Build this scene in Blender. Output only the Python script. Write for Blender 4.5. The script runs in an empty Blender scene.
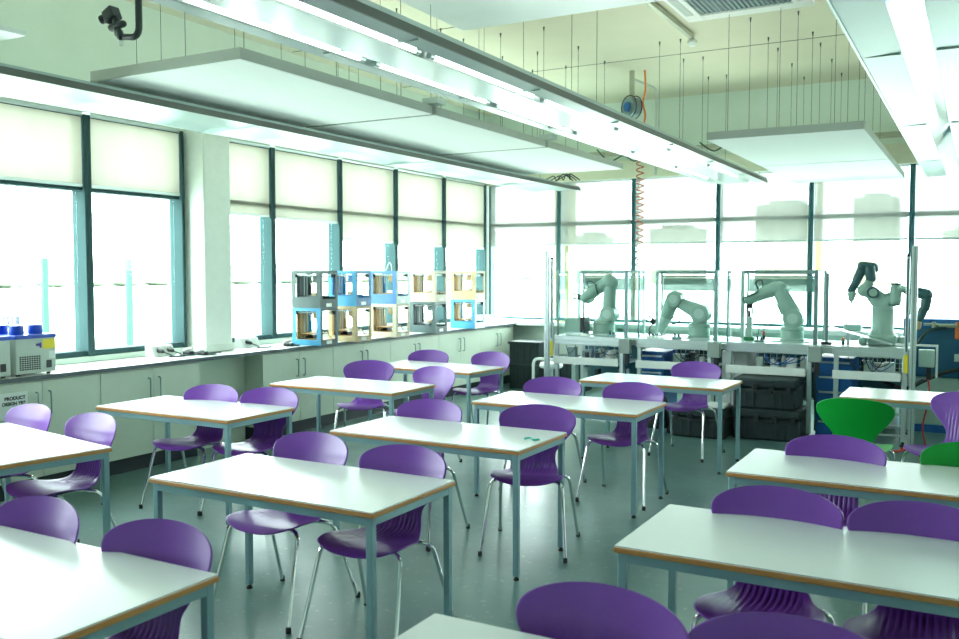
import bpy, bmesh, math, random
from mathutils import Vector, Matrix
random.seed(4)
C = bpy.context.scene.collection
SC = bpy.context.scene
R = math.radians

# ------------------------------------------------------------------ camera, world, exposure
cam_d = bpy.data.cameras.new('camera'); cam = bpy.data.objects.new('camera', cam_d); C.objects.link(cam)
cam.location = (0, 0, 1.73)
cam.rotation_euler = (R(90 - 3.031), 0, R(29.15))
cam_d.sensor_width = 36; cam_d.lens = 897 / 959 * 36
cam_d.clip_end = 600
cam_d.dof.use_dof = True; cam_d.dof.focus_distance = 6.0; cam_d.dof.aperture_fstop = 3.5
SC.camera = cam
w = bpy.data.worlds.new('sky'); SC.world = w; w.use_nodes = True
nt = w.node_tree; nt.nodes.clear()
out = nt.nodes.new('ShaderNodeOutputWorld'); bg = nt.nodes.new('ShaderNodeBackground')
bg.inputs['Color'].default_value = (0.86, 0.985, 0.965, 1); bg.inputs['Strength'].default_value = 8.0
nt.links.new(bg.outputs[0], out.inputs[0])
vs = SC.view_settings
vs.view_transform = 'Standard'; vs.look = 'None'; vs.gamma = 1; vs.use_curve_mapping = False
vs.exposure = 0.98
SC.display_settings.display_device = 'sRGB'

# the daylight arrives through the two window walls: portals guide its sampling there
def portal(loc, rot, sx, sy):
    d = bpy.data.lights.new('window_daylight', 'AREA'); d.shape = 'RECTANGLE'; d.size = sx; d.size_y = sy; d.cycles.is_portal = True
    o = bpy.data.objects.new('window_daylight', d); C.objects.link(o); o.location = loc; o.rotation_euler = rot
portal((-7.2, 6.55, 2.05), (0, R(-90), 0), 2.3, 12.3)
portal((-.7, 12.95, 2.05), (R(-90), 0, 0), 12.6, 2.3)

# ------------------------------------------------------------------ materials
M = {}
def mat(name, col, rough=.5, metal=0, var=.06, scale=12, spec=.5, emit=None, es=0, coat=0, col2=None, stretch=None, bump=0):
    m = bpy.data.materials.new(name); m.use_nodes = True; M[name] = m
    n = m.node_tree; b = n.nodes['Principled BSDF']
    tc = n.nodes.new('ShaderNodeTexCoord'); mp = n.nodes.new('ShaderNodeMapping')
    if stretch: mp.inputs['Scale'].default_value = stretch
    nz = n.nodes.new('ShaderNodeTexNoise'); nz.inputs['Scale'].default_value = scale; nz.inputs['Detail'].default_value = 5
    rp = n.nodes.new('ShaderNodeMix'); rp.data_type = 'RGBA'
    n.links.new(tc.outputs['Object'], mp.inputs[0]); n.links.new(mp.outputs[0], nz.inputs['Vector'])
    a = [max(0, c * (1 - var)) for c in col]; c2 = col2 or [min(1, c * (1 + var)) for c in col]
    rp.inputs[6].default_value = (*a, 1); rp.inputs[7].default_value = (*c2, 1)
    n.links.new(nz.outputs[0], rp.inputs[0]); n.links.new(rp.outputs[2], b.inputs['Base Color'])
    b.inputs['Roughness'].default_value = rough; b.inputs['Metallic'].default_value = metal
    b.inputs['Specular IOR Level'].default_value = spec; b.inputs['Coat Weight'].default_value = coat
    if emit: b.inputs['Emission Color'].default_value = (*emit, 1); b.inputs['Emission Strength'].default_value = es
    if bump:
        bp = n.nodes.new('ShaderNodeBump'); bp.inputs['Strength'].default_value = bump; bp.inputs['Distance'].default_value = .002
        n.links.new(nz.outputs[0], bp.inputs['Height']); n.links.new(bp.outputs[0], b.inputs['Normal'])
    return m
mat('wall', (.80, .85, .80), .7); mat('wall_green', (.68, .80, .70), .7, scale=3); mat('ceil_cream', (.66, .66, .50), .7, scale=2)
mat('soffit', (.80, .90, .89), .7, scale=2)
mat('bulkhead', (.74, .74, .56), .7)
mat('column', (.80, .86, .80), .6)
mat('frame_teal', (.042, .092, .098), .75, 0, spec=.15); mat('frame_dark', (.035, .13, .15), .4, .2)
mat('laminate', (.80, .82, .80), .27, 0, .02, 30); mat('worktop_edge', (.06, .09, .10), .4)
mat('beech_edge', (.52, .24, .07), .45, 0, .35, 30, stretch=(1, 1, 14))
mat('table_steel', (.24, .40, .44), .35, .25); mat('rubber', (.015, .017, .018), .6)
mat('chrome', (.78, .80, .80), .12, 1, .02)
mat('purple', (.19, .052, .40), .33, 0, .05, 60, bump=.25); mat('green', (.0, .36, .035), .33, 0, .05, 60, bump=.25)
mat('cabinet', (.58, .66, .55), .45, 0, .03); mat('plinth', (.012, .022, .03), .5)
mat('baffle', (.92, .94, .91), .85, 0, .02); mat('baffle_edge', (.40, .43, .38), .7)
mat('beam_white', (.52, .60, .58), .22, .1, .02, spec=.6); mat('beam_edge', (.10, .11, .095), .45, .3)
mat('beam_satin', (.32, .41, .40), .36, .5, .03); mat('mirror', (.75, .85, .86), .07, 1, .02)
mat('tube', (.9, .95, .9), .4, emit=(.95, 1, .93), es=1.3); mat('tube_off', (.8, .9, .9), .25)
mat('alu', (.56, .64, .63), .35, .6, .03); mat('alu_dark', (.20, .30, .31), .4, .5)
mat('robot_white', (.30, .45, .39), .4, 0, .03); mat('robot_dark', (.03, .10, .11), .4); mat('robot_grey', (.45, .6, .54), .35)
mat('blue', (.01, .13, .42), .4); mat('blue_machine', (.012, .10, .20), .4, 0, .1, 2); mat('blue_lid', (.01, .07, .48), .35)
mat('printer_grey', (.055, .10, .10), .45); mat('printer_blue', (.03, .17, .42), .45); mat('printer_sky', (.045, .30, .52), .45)
mat('printer_white', (.50, .45, .33), .5); mat('wood', (.46, .29, .11), .5, 0, .25, 20, stretch=(1, 1, 6)); mat('wood_pale', (.46, .35, .18), .5, 0, .15, 20)
mat('black', (.012, .02, .022), .45); mat('case_black', (.018, .035, .038), .5, 0, .3, 20)
mat('grey_plastic', (.50, .58, .52), .5); mat('white_plastic', (.82, .86, .82), .35); mat('yellow', (.85, .68, .02), .5)
mat('orange', (.75, .20, .04), .5); mat('hose_red', (.50, .11, .04), .5); mat('red', (.55, .03, .03), .5); mat('label_purple', (.12, .05, .35), .5); mat('paper', (.78, .84, .80), .7)
mat('box_grey', (.30, .36, .33), .5); mat('turquoise', (.05, .5, .4), .5); mat('ink', (.02, .03, .03), .6)
mat('cable_dark', (.02, .05, .05), .5); mat('green_pcb', (.02, .22, .08), .5)
mat('grass', (.66, .72, .65), .9, 0, .15, .3); mat('hedge', (.34, .40, .30), .9, 0, .3, 2); mat('bark', (.22, .22, .18), .9)
mat('post_green', (.012, .07, .05), .6); mat('tower', (.12, .115, .075), .8, 0, .2, .5); mat('yellow_paint', (.30, .27, .12), .6); mat('far_glass', (.11, .115, .08), .6)
mat('tray_metal', (.42, .44, .34), .4, .5)
# floor
m = mat('floor', (.070, .148, .142), .3, 0, .1, 1.6, col2=(.14, .25, .232), bump=0)
[x for x in m.node_tree.nodes if x.type == 'TEX_NOISE'][0].inputs['Detail'].default_value = 2
n = m.node_tree; b = n.nodes['Principled BSDF']
n2 = n.nodes.new('ShaderNodeTexNoise'); n2.inputs['Scale'].default_value = 5; n2.inputs['Detail'].default_value = 1
mr = n.nodes.new('ShaderNodeMapRange'); mr.inputs[1].default_value = .3; mr.inputs[2].default_value = .7; mr.inputs[3].default_value = .29; mr.inputs[4].default_value = .33
n.links.new([x for x in n.nodes if x.type == 'TEX_COORD'][0].outputs['Object'], n2.inputs['Vector'])
n3 = n.nodes.new('ShaderNodeTexNoise'); n3.inputs['Scale'].default_value = 22; n3.inputs['Detail'].default_value = 3
m3 = n.nodes.new('ShaderNodeMapRange'); m3.inputs[1].default_value = .62; m3.inputs[2].default_value = .75
mxf = n.nodes.new('ShaderNodeMix'); mxf.data_type = 'RGBA'; mxf.inputs[7].default_value = (.22, .32, .28, 1)
n.links.new([x for x in n.nodes if x.type == 'TEX_COORD'][0].outputs['Object'], n3.inputs['Vector']); n.links.new(n3.outputs[0], m3.inputs[0]); n.links.new(m3.outputs[0], mxf.inputs[0])
n.links.new(b.inputs['Base Color'].links[0].from_socket, mxf.inputs[6]); n.links.new(mxf.outputs[2], b.inputs['Base Color'])
n.links.new(n2.outputs[0], mr.inputs[0]); n.links.new(mr.outputs[0], b.inputs['Roughness'])
# glass
def glass_mat(name, tint, refl=.08):
    m = bpy.data.materials.new(name); m.use_nodes = True; M[name] = m; n = m.node_tree; n.nodes.clear()
    o = n.nodes.new('ShaderNodeOutputMaterial'); mx = n.nodes.new('ShaderNodeMixShader')
    t = n.nodes.new('ShaderNodeBsdfTransparent'); t.inputs[0].default_value = (*tint, 1)
    g = n.nodes.new('ShaderNodeBsdfGlossy'); g.inputs['Roughness'].default_value = .02
    fr = n.nodes.new('ShaderNodeLayerWeight'); fr.inputs[0].default_value = .5
    pw = n.nodes.new('ShaderNodeMath'); pw.operation = 'POWER'; pw.inputs[1].default_value = 5
    ma = n.nodes.new('ShaderNodeMath'); ma.operation = 'MULTIPLY_ADD'; ma.inputs[1].default_value = .5; ma.inputs[2].default_value = .02
    n.links.new(fr.outputs['Facing'], pw.inputs[0]); n.links.new(pw.outputs[0], ma.inputs[0])
    n.links.new(ma.outputs[0], mx.inputs[0]); n.links.new(t.outputs[0], mx.inputs[1]); n.links.new(g.outputs[0], mx.inputs[2]); n.links.new(mx.outputs[0], o.inputs[0])
glass_mat('glass', (.97, 1, .99)); glass_mat('guard_glass', (.86, .95, .93))
def blind_mat(name, col, f, lo=0):
    m = bpy.data.materials.new(name); m.use_nodes = True; M[name] = m; n = m.node_tree; n.nodes.clear()
    o = n.nodes.new('ShaderNodeOutputMaterial'); mx = n.nodes.new('ShaderNodeMixShader'); mx2 = n.nodes.new('ShaderNodeMixShader')
    t = n.nodes.new('ShaderNodeBsdfTransparent'); tl = n.nodes.new('ShaderNodeBsdfTranslucent'); d = n.nodes.new('ShaderNodeBsdfDiffuse')
    tc = n.nodes.new('ShaderNodeTexCoord'); nz = n.nodes.new('ShaderNodeTexNoise'); nz.inputs['Scale'].default_value = 3
    mp = n.nodes.new('ShaderNodeMapping'); mp.inputs['Scale'].default_value = (1.5, 1.5, .3)
    mc = n.nodes.new('ShaderNodeMix'); mc.data_type = 'RGBA'
    mc.inputs[6].default_value = (*[c * .85 for c in col], 1); mc.inputs[7].default_value = (*col, 1)
    n.links.new(tc.outputs['Object'], mp.inputs[0]); n.links.new(mp.outputs[0], nz.inputs['Vector']); n.links.new(nz.outputs[0], mc.inputs[0])
    n.links.new(mc.outputs[2], tl.inputs[0]); n.links.new(mc.outputs[2], d.inputs[0])
    mx2.inputs[0].default_value = .5; mx.inputs[0].default_value = f
    n.links.new(tl.outputs[0], mx2.inputs[1]); n.links.new(d.outputs[0], mx2.inputs[2])
    n.links.new(mx2.outputs[0], mx.inputs[1]); n.links.new(t.outputs[0], mx.inputs[2]); n.links.new(mx.outputs[0], o.inputs[0])
blind_mat('blind_left', (.53, .52, .45), .10); blind_mat('blind_back', (.30, .315, .29), .25); blind_mat('frosted', (.13, .22, .21), .35)
n = M['frosted'].node_tree; mx = [x for x in n.nodes if x.type == 'MIX_SHADER' and x.outputs[0].links[0].to_node.type == 'OUTPUT_MATERIAL'][0]
tc = n.nodes.new('ShaderNodeTexCoord'); mp = n.nodes.new('ShaderNodeMapping'); mp.inputs['Scale'].default_value = (36, 1, 36)
vo = n.nodes.new('ShaderNodeTexVoronoi'); vo.voronoi_dimensions = '3D'; vo.inputs['Randomness'].default_value = 0; vo.inputs['Scale'].default_value = 1
gt = n.nodes.new('ShaderNodeMath'); gt.operation = 'GREATER_THAN'; gt.inputs[1].default_value = .36
ml = n.nodes.new('ShaderNodeMath'); ml.operation = 'MULTIPLY'; ml.inputs[1].default_value = .25
n.links.new(tc.outputs['Object'], mp.inputs[0]); n.links.new(mp.outputs[0], vo.inputs['Vector']); n.links.new(vo.outputs['Distance'], gt.inputs[0]); n.links.new(gt.outputs[0], ml.inputs[0]); n.links.new(ml.outputs[0], mx.inputs[0])

# ------------------------------------------------------------------ mesh builder
class MB:
    def __init__(s): s.v = []; s.f = []
    def quad(s, pts):
        k = len(s.v); s.v += [tuple(p) for p in pts]; s.f.append(tuple(range(k, k + len(pts)))); return s
    def box(s, x0, y0, z0, x1, y1, z1, m=None):
        k = len(s.v)
        p = [(x0, y0, z0), (x1, y0, z0), (x1, y1, z0), (x0, y1, z0), (x0, y0, z1), (x1, y0, z1), (x1, y1, z1), (x0, y1, z1)]
        if m is not None: p = [tuple(m @ Vector(q)) for q in p]
        s.v += p
        s.f += [tuple(k + i for i in q) for q in ((3, 2, 1, 0), (4, 5, 6, 7), (0, 1, 5, 4), (1, 2, 6, 5), (2, 3, 7, 6), (3, 0, 4, 7))]
        return s
    def loft(s, rings, cap=True):
        k = len(s.v); n = len(rings[0])
        for r in rings: s.v += [tuple(p) for p in r]
        for i in range(len(rings) - 1):
            for j in range(n):
                a = k + i * n + j; b = k + i * n + (j + 1) % n
                s.f.append((a, b, b + n, a + n))
        if cap:
            s.f.append(tuple(k + j for j in reversed(range(n)))); s.f.append(tuple(k + (len(rings) - 1) * n + j for j in range(n)))
        return s
    def tube(s, pts, r, n=8):
        pts = [Vector(p) for p in pts]; rr = r if isinstance(r, (list, tuple)) else [r] * len(pts)
        rings = []; up = None
        for i, p in enumerate(pts):
            t = (pts[min(i + 1, len(pts) - 1)] - pts[max(i - 1, 0)]).normalized()
            if up is None: up = Vector((0, 0, 1)) if abs(t.z) < .9 else Vector((1, 0, 0))
            a = t.cross(up).normalized(); b = a.cross(t).normalized(); up = b
            rings.append([p + (a * math.cos(q) + b * math.sin(q)) * rr[i] for q in [2 * math.pi * j / n for j in range(n)]])
        return s.loft(rings)
    def cyl(s, p0, p1, r, n=16): return s.tube([p0, p1], r, n)
    def limb(s, p0, p1, r0, r1, n=16):
        p0 = Vector(p0); p1 = Vector(p1); t = (p1 - p0); L = t.length; t.normalize()
        P = []; Rr = []
        for a in (85, 65, 40, 15): P.append(p0 - t * r0 * math.sin(R(a))); Rr.append(r0 * math.cos(R(a)))
        P.append(p0); Rr.append(r0); P.append(p1); Rr.append(r1)
        for a in (15, 40, 65, 85): P.append(p1 + t * r1 * math.sin(R(a))); Rr.append(r1 * math.cos(R(a)))
        return s.tube(P, Rr, n)
    def lathe(s, prof, c=(0, 0, 0), n=24):
        c = Vector(c)
        return s.loft([[c + Vector((r * math.cos(2 * math.pi * j / n), r * math.sin(2 * math.pi * j / n), z)) for j in range(n)] for r, z in prof])
    def prism(s, poly, y0, y1, ax='y'):  # poly in xz extruded along y
        f = {'y': lambda a, b, c: (a, c, b), 'x': lambda a, b, c: (c, a, b), 'z': lambda a, b, c: (a, b, c)}[ax]
        return s.loft([[f(a, b, y0) for a, b in poly], [f(a, b, y1) for a, b in poly]])
    def build(s, name, material, parent=None, smooth=True, bevel=0, ang=35):
        me = bpy.data.meshes.new(name); me.from_pydata(s.v, [], s.f); me.update()
        bm = bmesh.new(); bm.from_mesh(me); bmesh.ops.recalc_face_normals(bm, faces=bm.faces); bm.to_mesh(me); bm.free()
        if smooth:
            for p in me.polygons: p.use_smooth = True
            me.set_sharp_from_angle(angle=R(ang))
        o = bpy.data.objects.new(name, me); C.objects.link(o); me.materials.append(M[material])
        if parent: o.parent = parent
        if bevel:
            b = o.modifiers.new('bevel', 'BEVEL'); b.width = bevel; b.segments = 2; b.limit_method = 'ANGLE'
        return o
def bend(pts, r=.04, n=5):
    pts = [Vector(p) for p in pts]; o = [pts[0]]
    for i in range(1, len(pts) - 1):
        a, b, c = pts[i - 1], pts[i], pts[i + 1]
        q = min(r, (a - b).length * .45, (c - b).length * .45)
        p0 = b + (a - b).normalized() * q; p1 = b + (c - b).normalized() * q
        for k in range(n + 1):
            t = k / n; o.append(p0 * (1 - t) ** 2 + b * 2 * t * (1 - t) + p1 * t * t)
    o.append(pts[-1]); return o
def catmull(pts, n=6):
    pts = [Vector(p) for p in pts]; P = [pts[0]] + pts + [pts[-1]]; o = []
    for i in range(1, len(P) - 2):
        for k in range(n):
            t = k / n; a, b, c, d = P[i - 1:i + 3]
            o.append(.5 * ((2 * b) + (c - a) * t + (2 * a - 5 * b + 4 * c - d) * t * t + (3 * b - a - 3 * c + d) * t ** 3))
    o.append(pts[-1]); return o
def tag(o, label=None, cat=None, group=None, kind=None):
    for k, v in (('label', label), ('category', cat), ('group', group), ('kind', kind)):
        if v: o[k] = v
    return o
def thing(name, label, cat, loc=(0, 0, 0), rz=0, group=None):
    o = bpy.data.objects.new(name, None); C.objects.link(o); o.location = loc; o.rotation_euler = (0, 0, rz); o.empty_display_size = .1
    return tag(o, label, cat, group)
def struct(o): o['kind'] = 'structure'; return o
def copy_tree(o, parent=None):
    c = o.copy(); C.objects.link(c); c.parent = parent
    for ch in list(KIDS.get(o, [])) or list(o.children): copy_tree(ch, c)
    return c
KIDS = {}
ORD = ['first', 'second', 'third', 'fourth', 'fifth', 'sixth', 'seventh', 'eighth', 'ninth', 'tenth']

# ------------------------------------------------------------------ room shell
XL, YB, H, HEAD = -6.95, 12.71, 4.23, 3.15
XR, YF = 5.5, -3.0
struct(MB().box(XL - .2, YF, -.1, XR, YB + .2, 0).build('floor', 'floor'))
struct(MB().box(XL - .2, YF - .1, H, XR + .1, YB + .2, H + .15).build('ceiling', 'ceil_cream'))
struct(MB().box(-4.13, YF, 3.9, XR, 7.1, H).build('trim_1', 'soffit', bevel=.004))
struct(MB().box(XR, YF - .1, 0, XR + .1, YB + .2, H).build('wall_right', 'wall'))
struct(MB().box(XL - .2, YF - .1, 0, XR, YF, H).build('wall_front', 'wall'))
wl = MB(); wl.box(XL - .2, YF, 0, XL, YB, .9); wl.box(XL - .2, YF, HEAD, XL, YB + .2, H); wl.box(XL - .2, 6.38, .9, XL, 6.85, HEAD); wl.box(XL - .2, YF, .9, XL, .5, HEAD)
wl.box(XL - .2, 12.6, .9, XL, YB + .2, HEAD)
struct(wl.build('wall_left', 'wall_green'))
wb = MB(); wb.box(XL, YB, 0, XR, YB + .2, .9); wb.box(XL, YB, HEAD - .03, XR, YB + .2, H)
struct(wb.build('wall_back', 'wall_green'))
struct(MB().box(XL, YB - .12, 3.1, XR, YB, 3.36).build('trim_2', 'bulkhead', bevel=.004))
struct(MB().box(XL, YB - .2, .9, XR, YB, .96).build('trim_3', 'wall', bevel=.004))
struct(MB().box(XL - .02, YF, .931, XL + .05, 6.38, .98).box(XL - .02, 6.85, .931, XL + .05, 12.6, .98).build('trim_4', 'wall_green', bevel=.003))
# ceiling panel joint lines
struct(MB().box(-6.9, 10.24, H - .004, XR, 10.25, H).box(-6.9, 8.0, H - .004, XR, 8.01, H).build('trim_5', 'beam_edge'))
# column
col = MB(); col.box(XL, 6.42, .935, -6.68, 6.78, HEAD + .02)
co = struct(col.build('trim_6', 'column', bevel=.012)); 
struct(MB().box(XL, 6.41, .935, -6.665, 6.795, 1.0).build('trim_7', 'column', bevel=.006))

NW = [0]
def window(axis, a0, a1, transoms=(2.47,), lm=.0):
    """one glazed bay between two mullion centres; frame bars + panes"""
    NW[0] += 1
    f = MB(); hw = .036
    if axis == 'L':
        bx = lambda u0, u1, z0, z1, d0=XL - .13, d1=XL + .05: f.box(d0, u0, z0, d1, u1, z1)
    else:
        bx = lambda u0, u1, z0, z1, d0=YB - .03, d1=YB + .13: f.box(u0, d0, z0, u1, d1, z1)
    bx(a0 + .0005, a0 + hw, .982, HEAD - .035); bx(a1 - hw, a1 - .0005, .982, HEAD - .035)
    e0, e1 = a0 + hw + .001, a1 - hw - .001
    if axis == 'L': bx(e0, e1, .982, 1.03, XL - .12, XL + .03); bx(e0, e1, HEAD - .06, HEAD - .035, XL - .12, XL + .03)
    else: bx(e0, e1, .982, 1.02, YB - .02, YB + .12); bx(e0, e1, HEAD - .06, HEAD - .035, YB - .02, YB + .12)
    for t in transoms:
        if axis == 'L': bx(e0, e1, t - .025, t + .025, XL - .12, XL + .015)
        else: bx(e0, e1, t - .03, t + .03, YB + .0, YB + .12)
    w_ = struct(f.build('window_%d' % NW[0], 'frame_teal' if axis == 'L' else 'frame_dark', bevel=.004))
    z = [1.03] + list(transoms) + [HEAD - .06]
    for i in range(len(z) - 1):
        g = MB()
        if axis == 'L': g.box(XL - .075, e0, z[i] + .03, XL - .069, e1, z[i + 1] - .03)
        else: g.box(e0, YB + .072, z[i] + .03, e1, YB + .078, z[i + 1] - .03)
        g.build('glass_pane', 'glass', w_)
    return w_
LEFT1 = [.5, 1.69, 2.9, 4.1, 5.28, 6.38]; LEFT2 = [6.85, 7.66, 8.87, 10.08, 11.33, 12.6]
BACK = [-6.9, -5.68, -4.48, -3.24, -2.0, -.78, .45, 1.67, 2.9, 4.1, 5.45]
for a, b_ in zip(LEFT1, LEFT1[1:]): window('L', a, b_)
for a, b_ in zip(LEFT2, LEFT2[1:]): window('L', a, b_)
for a, b_ in zip(BACK, BACK[1:]): window('B', a, b_)

def blind(axis, a0, a1, zb, label, mt):
    if axis == 'L': t = thing('roller_blind', label, 'blind', (XL + .02, (a0 + a1) / 2, HEAD - .06), 0, 'roller blinds on the left windows')
    else: t = thing('roller_blind', label, 'blind', ((a0 + a1) / 2, YB - .035, HEAD - .06), 0, 'roller blinds on the far windows')
    h = (a1 - a0) / 2 - .04; d = HEAD - .06 - zb
    n = 9
    cl = MB(); k = 0
    if axis == 'L':
        cl.box(-.001, -h, -d, .001, h, 0); cl.build('fabric', mt, t)
        MB().box(-.008, -h, -d - .028, .008, h, -d).build('bottom_bar', 'alu', t, bevel=.003)
        MB().cyl((0, -h, .03), (0, h, .03), .026, 14).build('roller_tube', 'alu', t)
    else:
        cl.box(-h, -.001, -d, h, .001, 0); cl.build('fabric', mt, t)
        MB().box(-h, -.008, -d - .025, h, .008, -d).build('bottom_bar', 'alu', t, bevel=.003)
        MB().cyl((-h, 0, .03), (h, 0, .03), .026, 14).build('roller_tube', 'alu', t)
for i, (a, b_) in enumerate(zip(LEFT1[2:], LEFT1[3:])):
    blind('L', a, b_, 2.505, 'cream roller blind half lowered over the ' + ['window at the left edge of the photo', 'window in the middle left of the column', 'window just left of the white column'][i], 'blind_left')
for i, (a, b_) in enumerate(zip(LEFT2, LEFT2[1:])):
    blind('L', a, b_, [2.36, 2.35, 2.14, 2.12, 2.12][i], ['cream roller blind on the narrow window just right of the white column', 'shorter cream roller blind on the second window past the column', 'longer cream blind on the window behind the first printers', 'longer cream blind on the window behind the middle printers', 'cream roller blind on the last left window before the corner'][i], 'blind_left')
for i, (a, b_) in enumerate(zip(BACK[:6], BACK[1:7])):
    blind('B', a, b_, 2.16, 'sheer white roller blind on the far wall, %s window from the left corner' % ORD[i], 'blind_back')

# ------------------------------------------------------------------ outside
struct(MB().box(-260, -120, -.5, 160, 320, -.35).build('ground', 'grass'))
for x, y in ((-14, 9.8), (-14, 11.55), (-14, 14.04)):
    i = [9.8, 11.55, 14.04].index(y)
    tag(MB().box(x - .05, y - .05, -.35, x + .05, y + .05, 1.97).build('fence_post', 'post_green', bevel=.01),
        ['green fence post outside, left of the wide grey mullion', 'green fence post outside, right of the wide grey mullion', 'green fence post outside, seen just right of the white column'][i], 'fence post', 'green fence posts outside the left windows')
def tree(x, y, h, label, seed):
    rnd = random.Random(seed); mb = MB()
    def br(p, d, L, r, k):
        q = p + d * L; mb.tube([p, p + d * L * .5 + Vector((rnd.uniform(-.03, .03) * L,) * 3), q], [r, r * .8, r * .6], 5)
        if k == 0: return
        for _ in range(3):
            e = (d + Vector((rnd.uniform(-.6, .6), rnd.uniform(-.6, .6), rnd.uniform(-.1, .5)))).normalized()
            br(p + d * L * rnd.uniform(.6, 1), e, L * rnd.uniform(.55, .75), r * .6, k - 1)
    br(Vector((x, y, -.35)), Vector((0, 0, 1)), h * .36, .08, 4)
    tag(mb.build('bare_tree', 'bark'), label, 'tree', 'bare trees outside')
tree(-40, 26.4, 3.8, 'bare slender tree outside at the far left', 3)
tree(-40, 28.0, 4.3, 'bare slender tree outside, right neighbour of the far left tree', 5)
tree(-40, 33.2, 4.2, 'faint bare tree outside, seen beside the wide grey mullion', 9)
hd = MB(); rnd = random.Random(2)
pts = [(-110, y) for y in range(-60, 260, 6)]
for (x, y) in pts: hd.lathe([(.5, -.5), (3.4, .2), (3.6, 1.2 + rnd.random()), (2.2, 2.2 + rnd.random()), (.3, 2.9 + rnd.random())], (x, y, 0), 8)
tag(hd.build('hedgerow', 'hedge'), 'pale distant hedgerow along the horizon outside the left windows', 'hedge', kind='stuff')
tag(MB().box(-15.5, 8.2, -.35, -15.1, 12.3, .42).build('garden_kerb', 'hedge', bevel=.05), 'low green verge strip outside, behind the green posts', 'verge')
for i, (x0, x1, y0, z1, st, lb) in enumerate(((-64, -59.3, 150, 8.2, 1, 'low pale building outside, seen through the second far blind'), (-50, -42, 150, 9.1, 2, 'wide low block outside, right of the red coiled hose'),
        (-32.2, -23.8, 150, 12.6, 3, 'left of the two hazy towers outside the far blinds'), (-17.4, -11.3, 150, 13.2, 3, 'right of the two hazy towers outside the far blinds'), (-5, 2, 150, 7.9, 1, 'low pale building outside at the right edge'))):
    t = thing('far_building', lb, 'building', ((x0 + x1) / 2, y0, -.35), 0, 'hazy buildings on the horizon')
    hw = (x1 - x0) / 2
    body = MB().box(-hw, 0, 0, hw, 7, z1 + .35)
    body.build('wall', 'tower', t)
    MB().box(-hw * .55, 1, z1 + .35, hw * .55, 6, z1 + 1).build('roof', 'tower', t)
    wn = MB()
    for r_ in range(int(z1 / 1.6)):
        for c_ in range(5):
            cx = -hw + (c_ + .5) * hw * 2 / 5
            wn.box(cx - hw * .1, -.05, 1 + r_ * 1.5, cx + hw * .1, .02, 1.8 + r_ * 1.5)
    wn.build('windows', 'far_glass', t)
tag(MB().box(-6.02, 13.3, -.35, -5.78, 13.6, 4.2).build('outdoor_column', 'yellow_paint'), 'yellow painted column standing just outside the far window', 'column')
tag(MB().box(-2.13, 14.0, -.35, -2.05, 14.1, 4.2).build('outdoor_column', 'wood_pale'), 'thin pale column outside, seen beside the right far mullion', 'column')

# ------------------------------------------------------------------ overhead: baffles, beams, fittings
def wires(t, pts, z0, z1):
    for x, y in pts:
        MB().cyl((x, y, z0), (x, y, z1 - .03), .0022, 6).tube([(x, y, z1 - .045), (x, y, z1)], [.004, .010], 8).build('suspension_wire', 'cable_dark', t)
def baffle(x0, x1, y0, y1, z, label, group, ws):
    t = thing('ceiling_baffle', label, 'ceiling panel', ((x0 + x1) / 2, (y0 + y1) / 2, z), 0, group)
    hx, hy = (x1 - x0) / 2, (y1 - y0) / 2
    MB().box(-hx + .004, -hy + .004, 0, hx - .004, hy - .004, .02).build('panel', 'baffle', t)
    MB().box(-hx, -hy, .003, -hx + .02, hy, .07).box(hx - .02, -hy, .003, hx, hy, .07).box(-hx + .02, -hy, .003, hx - .02, -hy + .02, .07).box(-hx + .02, hy - .02, .003, hx - .02, hy, .07).build('edge_frame', 'baffle_edge', t, bevel=.002)
    MB().box(-hx + .02, -hy + .02, .05, hx - .02, hy - .02, .065).build('backing', 'baffle_edge', t)
    wires(t, [(a, b_) for a in ws[0] for b_ in ws[1]], .065, H - z)
    return t
LX0, LX1 = -5.12, -3.80
for i, (y0, y1) in enumerate(((3.95, 6.05), (6.1, 8.17), (8.22, 10.38))):
    baffle(LX0, LX1, y0, y1, 2.97, ['white ceiling baffle nearest the camera above the left tables', 'middle white ceiling baffle of the left row', 'farthest white ceiling baffle of the left row, by the window corner'][i], 'white baffles above the left tables', ((-.45, 0, .5), (-.85, .05, .85)))
for i, (y0, y1) in enumerate(((8.02, 10.25), (10.29, 12.42))):
    baffle(-2.16, -.86, y0, y1, 2.9, ['white ceiling baffle on the right, nearer half of the pair', 'white ceiling baffle on the right, farther half by the windows'][i], 'white baffles above the robot benches', ((-.53, -.08, .38), (-.85, 0, .85)))
t = tag(MB().box(-3.86, 6.0, 3.045, -3.72, 6.13, 3.09).build('joining_bracket', 'alu'), 'small metal bracket joining the two nearer left baffles', 'bracket')
tag(MB().box(-3.86, 8.13, 3.045, -3.72, 8.26, 3.09).build('joining_bracket', 'alu'), 'small metal bracket joining the two farther left baffles', 'bracket')

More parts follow.
